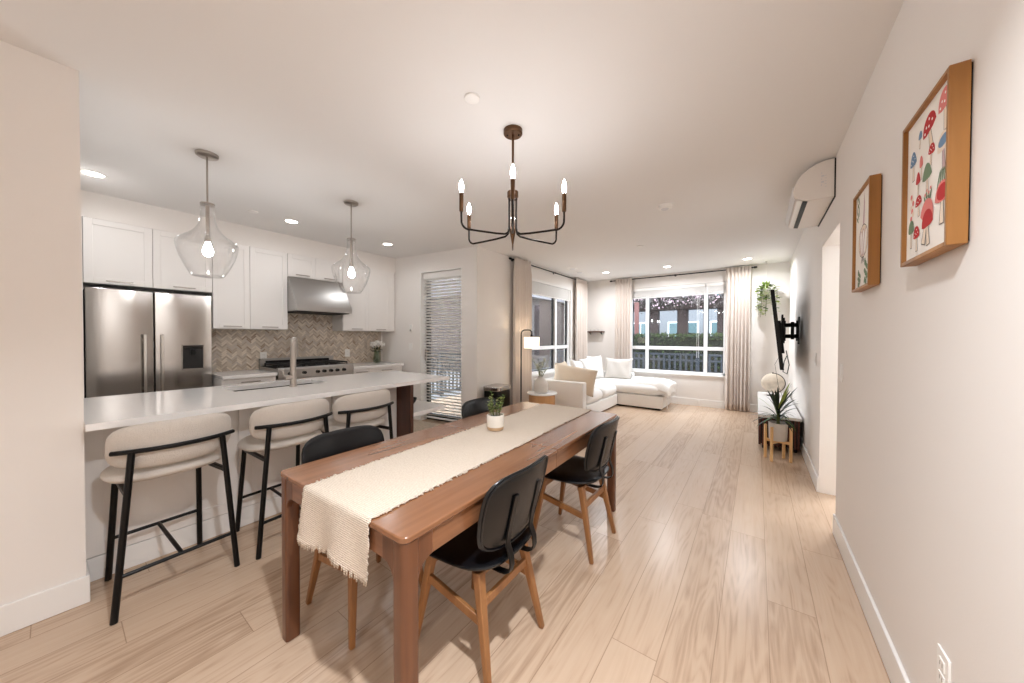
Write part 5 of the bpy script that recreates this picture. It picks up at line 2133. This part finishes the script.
LX, LY = -3.0, 4.355
lp = thing('floor_lamp', 'black arched floor lamp with small lit drum shade in front of the curtain', 'floor lamp', (LX, LY, 0))
MB().lathe([(0, 0), (0.125, 0), (0.13, 0.006), (0.13, 0.016), (0.12, 0.022), (0, 0.022)], n=36).build('base', BLACKM, lp, local=True)
dx, dy = 0.82, 0.57
pts = [(0, 0, 0.02), (0, 0, 1.40)]
for i in range(1, 9):
    t = PI / 2 * i / 8
    r = 0.06
    d = r - r * math.cos(t)
    pts.append((dx * d, dy * d, 1.40 + r * math.sin(t)))
pts.append((dx * 0.12, dy * 0.12, 1.46))
for i in range(1, 9):
    t = PI / 2 * i / 8
    d = 0.12 + 0.045 * math.sin(t)
    pts.append((dx * d, dy * d, 1.46 - 0.045 + 0.045 * math.cos(t)))
pts.append((dx * 0.165, dy * 0.165, 1.355))
MB().tube(pts, 0.011, 10).build('pole', BLACKM, lp, local=True)
sc_ = (dx * 0.165, dy * 0.165, 0)
MB().lathe([(0, 1.352), (0.020, 1.352), (0.020, 1.385), (0.012, 1.392), (0, 1.392)], c=sc_, n=18).build('socket', BLACKM, lp, local=True)
b = MB()
b.lathe([(0.118, 1.175), (0.12, 1.35)], c=sc_, n=40)
b.build('shade', SHADE, lp, local=True, solid=0.003, recalc=True)
b = MB()
for k in range(3):
    a = 2 * PI * k / 3
    b.cyl((sc_[0], sc_[1], 1.348), (sc_[0] + 0.119 * math.cos(a), sc_[1] + 0.119 * math.sin(a), 1.348), 0.0025, n=6)
b.build('shade_spider', BLACKM, lp, local=True)
MB().sphere((sc_[0], sc_[1], 1.29), (0.028, 0.028, 0.04), 14, 8).build('bulb', mat('lamp_bulb', (1, 0.9, 0.75, 1), 0.4, emit=(1.0, 0.82, 0.60, 1), estr=40.0), lp, local=True)

BNX, BNY = -3.07, 3.84
bn = thing('trash_bin', 'dark trash bin with steel lid standing by the wall near the patio corner', 'trash bin', (BNX, BNY, 0), R(8))
b = MB()
b.prism(round_rect(-0.135, 0.135, -0.18, 0.18, (0.05, 0.05, 0.05, 0.05)), 'z', 0.01, 0.575)
b.build('body', BLACKM, bn, bevel=0.004, local=True)
b = MB()
b.prism(round_rect(-0.145, 0.145, -0.19, 0.19, (0.055, 0.055, 0.055, 0.055)), 'z', 0.577, 0.64)
b.build('lid', STEEL, bn, bevel=0.012, seg=3, local=True)
b = MB()
b.box(0.13, 0.165, -0.05, 0.05, 0.012, 0.03)
b.build('pedal', STEEL, bn, bevel=0.003, local=True)

# small dark corner shelf
shf = thing('corner_shelf', 'small dark floating shelf in the far left corner between the curtains', 'shelf', (-3.04, YF, 1.48))
b = MB()
b.box(-3.235, -2.83, YF - 0.14, YF - 0.0005, 1.465, 1.49)
b.build('board', WAL_DZ, shf, bevel=0.003)
b = MB()
for x in (-3.17, -2.90):
    b.prism([(YF - 0.10, 1.465), (YF - 0.001, 1.465), (YF - 0.001, 1.415)], 'x', x - 0.008, x + 0.008)
b.build('bracket', BLACKM, shf)
for i, (x, r) in enumerate(((-3.13, 0.026), (-3.03, 0.03), (-2.93, 0.024))):
    b = MB()
    b.lathe([(0, 0), (r, 0), (r * 1.08, 0.02), (r, 0.042), (r * 0.8, 0.046), (r * 0.75, 0.03), (0, 0.03)], n=20)
    o = b.build('candle_cup', VASE_C)
    o.location = (x, YF - 0.07, 1.4902)
    tag(o, ('small pale cup on the dark corner shelf, at its left end', 'small pale cup in the middle of the dark corner shelf', 'small pale cup on the dark corner shelf, at its right end')[i], 'cup', 'pale cups on the corner shelf')

# runner rug at the patio door
rg_ = MB()
a_ = PATIO_A
rug = rg_.box(0.55, 1.75, -0.62, -0.05, 0.0005, 0.008)
rug = rg_.build('door_mat', fabric_weave('mat_weave', srgb(150, 134, 116), srgb(216, 200, 178), 60, 9, 0.8), smooth=0)
rug.location = PATIO_O
rug.rotation_euler = (0, 0, a_)
tag(rug, 'striped beige mat on the floor before the patio door', 'mat')
b = MB()
for k in range(40):
    u = 0.56 + 1.18 * k / 39
    b.tube([(u, -0.62, 0.006), (u + 0.006 * (k % 2), -0.65, 0.004)], 0.003, 5)
b.build('fringe', CERAM, rug, local=True)


# ------------------------------------------------------------------ outside
GZ = -0.12
struct(MB().box(-16, 8, 3.3, 24, GZ - 0.2, GZ).build('ground', DECK, smooth=0))


def railing(name, label, p0, p1, h_=0.96):
    p0, p1 = Vector(p0), Vector(p1)
    t = thing(name, label, 'fence', ((p0.x + p1.x) / 2, (p0.y + p1.y) / 2, GZ))
    L_ = (p1 - p0).length
    ax = (p1 - p0) / L_
    b = MB()
    for z in (GZ + 0.10, h_ - 0.05, h_ - 0.20):
        b.frustum(p0 + Vector((0, 0, z)), p1 + Vector((0, 0, z)), 0.05, 0.05, 0.04, 0.04, ref=(0, 0, 1))
    b.build('rail', FENCE, t, smooth=0)
    b = MB()
    n = int(L_ / 0.13)
    for k in range(n + 1):
        q = p0 + ax * (L_ * k / n)
        b.frustum(q + Vector((0, 0, GZ + 0.1)), q + Vector((0, 0, h_ - 0.07)), 0.02, 0.02, 0.055, 0.055, ref=(-ax.y, ax.x, 0))
    b.build('pickets', FENCE, t, smooth=0)
    n = max(1, int(L_ / 1.8))
    for k in range(n + 1):
        q = p0 + ax * (L_ * k / n)
        MB().box(q.x - 0.04, q.x + 0.04, q.y - 0.04, q.y + 0.04, GZ, h_ + 0.02).build('post', FENCE, t, bevel=0.003)


railing('picket_railing', 'dark grey picket railing outside the far window', (-5.4, 9.6, 0), (3.0, 9.6, 0))
railing('picket_railing', 'dark grey picket railing outside the side window and patio door', (-6.3, 3.7, 0), (-6.3, 9.6, 0))


def leaf_cloud(b, fn, n, size, rr, mats, k0=0):
    for k in range(n):
        c = Vector(fn(rr))
        d = Vector((rr.gauss(0, 1), rr.gauss(0, 1), rr.gauss(0, 1))).normalized()
        s = size * rr.uniform(0.6, 1.3)
        u_ = d.cross(Vector((0.3, 0.2, 1))).normalized()
        b.leaf(c, c + d * s, s * 0.7, up=u_, m=mats[k % len(mats)], seg=2)


def hedge(label, x0, x1, y0, y1, z1, seed):
    rr = random.Random(seed)
    t = thing('hedge', label, 'hedge', ((x0 + x1) / 2, (y0 + y1) / 2, GZ))
    b = MB()
    b.box(x0 + 0.05, x1 - 0.05, y0 + 0.06, y1 - 0.06, GZ, z1 - 0.05)
    b.build('twigs', HEDGE_D, t, smooth=0)
    b = MB()
    ar = x1 - x0

    def f(r):
        q = r.random()
        if q < 0.45:
            return (r.uniform(x0, x1), r.uniform(y0, y1), z1 + r.uniform(-0.05, 0.04))
        return (r.uniform(x0, x1), (y0 if r.random() < 0.7 else y1) + r.uniform(-0.03, 0.05), GZ + (z1 - GZ) * r.random() ** 0.5)
    leaf_cloud(b, f, int(700 * ar), 0.055, rr, (HEDGE, HEDGE, HEDGE_D))
    b.build('foliage', None, t, recalc=False, smooth=60)


hedge('clipped green hedge behind the railing outside the far window', -5.2, 1.6, 10.5, 11.15, 1.42, 1)

# dark pergola building behind the hedge
pg = thing('pergola', 'dark brown timber pergola with wide posts behind the hedge', 'pergola', (-2.0, 13.2, GZ))
for x in (-5.0, -4.1, -3.05, -2.1, -0.9, 0.4, 1.6):
    MB().box(x - 0.16, x + 0.16, 12.9, 13.2, GZ, 2.6).build('post', DARKWOOD, pg, bevel=0.01)
b = MB()
b.box(-5.4, 2.2, 12.8, 13.25, 2.32, 2.72)
b.build('beam', DARKWOOD, pg, bevel=0.01)
b = MB()
for k in range(16):
    x = -5.3 + 0.5 * k
    b.box(x - 0.03, x + 0.03, 11.7, 16.0, 2.72, 2.87)
b.build('rafters', DARKWOOD, pg, smooth=0)
b = MB()
b.box(-0.95, 1.7, 13.3, 13.36, GZ, 2.4)
b.build('lattice_wall', SIDING, pg, smooth=0)

b = MB()
rr = random.Random(31)
for k in range(420):
    x, y, z = rr.uniform(-5.3, 2.2), rr.uniform(11.6, 13.2), rr.uniform(2.45, 3.0)
    d = Vector((rr.gauss(0, 1), rr.gauss(0, 0.8), rr.gauss(-0.3, 0.5))).normalized() * rr.uniform(0.25, 0.6)
    b.tube([(x, y, z), Vector((x, y, z)) + d * 0.5 + Vector((0, 0, 0.04)), Vector((x, y, z)) + d], 0.009, 4, TWIG if k % 3 else BARK, r1=0.004)
leaf_cloud(b, lambda r: (r.uniform(-5.3, 2.2), r.uniform(11.5, 13.2), 2.75 + r.gauss(0, 0.17)), 5200, 0.07, rr, (TWIG, BARK, BLOSSOM, HEDGE_D, TWIG))
b.build('vine', None, pg, recalc=False, smooth=60)

bd = thing('apartment_house', 'pale house with teal windows seen through the pergola', 'building', (-3.0, 20, GZ))
MB().box(-14, 5, 20, 24, GZ, 9.0).build('wall', PALE, bd, smooth=0)
for k, x in enumerate((-11.2, -8.9, -7.1, -5.4, -3.2, -1.2, 0.8)):
    for z0 in (0.5, 3.4):
        fr_ = MB().box(x - 0.75, x + 0.75, 19.93, 20.0, z0, z0 + 1.7).build('window', VINYL, bd, smooth=0)
        MB().box(x - 0.68, x - 0.03, 19.91, 19.935, z0 + 0.07, z0 + 1.63).box(x + 0.03, x + 0.68, 19.91, 19.935, z0 + 0.07, z0 + 1.63).build('pane', TEALW, fr_, smooth=0)


def tree(label, x, y, h_, rad, seed, mats, n=2600, leaf=0.07, squash=0.7):
    rr = random.Random(seed)
    t = thing('tree', label, 'tree', (x, y, GZ))
    b = MB()
    b.tube([(x, y, GZ), (x + 0.05, y, h_ * 0.3), (x - 0.03, y + 0.04, h_ * 0.6)], 0.09, 10, r1=0.06)
    tips = []
    for k in range(26):
        a = rr.uniform(0, 2 * PI)
        r = rad * rr.uniform(0.4, 0.95)
        z0 = h_ * rr.uniform(0.45, 0.6)
        p1 = Vector((x + r * 0.45 * math.cos(a), y + r * 0.45 * math.sin(a), z0 + (h_ - z0) * 0.5))
        p2 = Vector((x + r * math.cos(a), y + r * math.sin(a), z0 + (h_ - z0) * rr.uniform(0.4, 1.0)))
        b.tube([(x, y, z0), p1, p2], 0.028, 6, r1=0.008)
        tips.append((p1, p2))
        for j in range(5):
            c = p1.lerp(p2, rr.random())
            d = Vector((rr.gauss(0, 1), rr.gauss(0, 1), rr.gauss(0, 0.7))).normalized() * rr.uniform(0.25, 0.6)
            b.tube([c, c + d * 0.5 + Vector((0, 0, 0.05)), c + d], 0.010, 5, r1=0.004)
            tips.append((c, c + d))
    b.build('trunk', BARK, t)
    b = MB()

    def f(r):
        p, q = r.choice(tips)
        c = p.lerp(q, r.random())
        return c + Vector((r.gauss(0, 0.12), r.gauss(0, 0.12), r.gauss(0, 0.09)))
    leaf_cloud(b, f, n, leaf, rr, mats)
    b.build('crown', None, t, recalc=False, smooth=60)


tree('bare grey tree outside the side window', -7.0, 9.3, 4.8, 1.7, 9, (TWIG, TWIG, BARK), 2600, 0.08)
tree('bare grey tree outside the patio door', -8.3, 6.0, 4.4, 1.5, 10, (TWIG, TWIG, BARK), 2000, 0.08)
hs = thing('brown_house', 'brown house wall with small lit window beyond the side window', 'building', (-9.5, 12, GZ))
MB().box(-13.5, -8.2, 10.2, 16, GZ, 3.1).build('wall', DARKWOOD, hs, smooth=0)
b = MB()
b.prism([(-13.8, 3.1), (-7.9, 3.1), (-10.85, 5.0)], 'y', 9.9, 16.3)
b.build('roof', SIDING, hs, smooth=0)
wf = MB().box(-8.22, -8.16, 11.2, 12.2, 1.0, 2.1).build('window', VINYL, hs, smooth=0)
MB().box(-8.165, -8.15, 11.27, 12.13, 1.07, 2.03).build('pane', TEALW, wf, smooth=0)
b = MB()
b.box(-3.27, -3.14, 11.32, 11.42, GZ, 2.5)
tag(b.build('red_post', BRICKRED, bevel=0.01), 'red painted post at the left edge of the far window view', 'post')
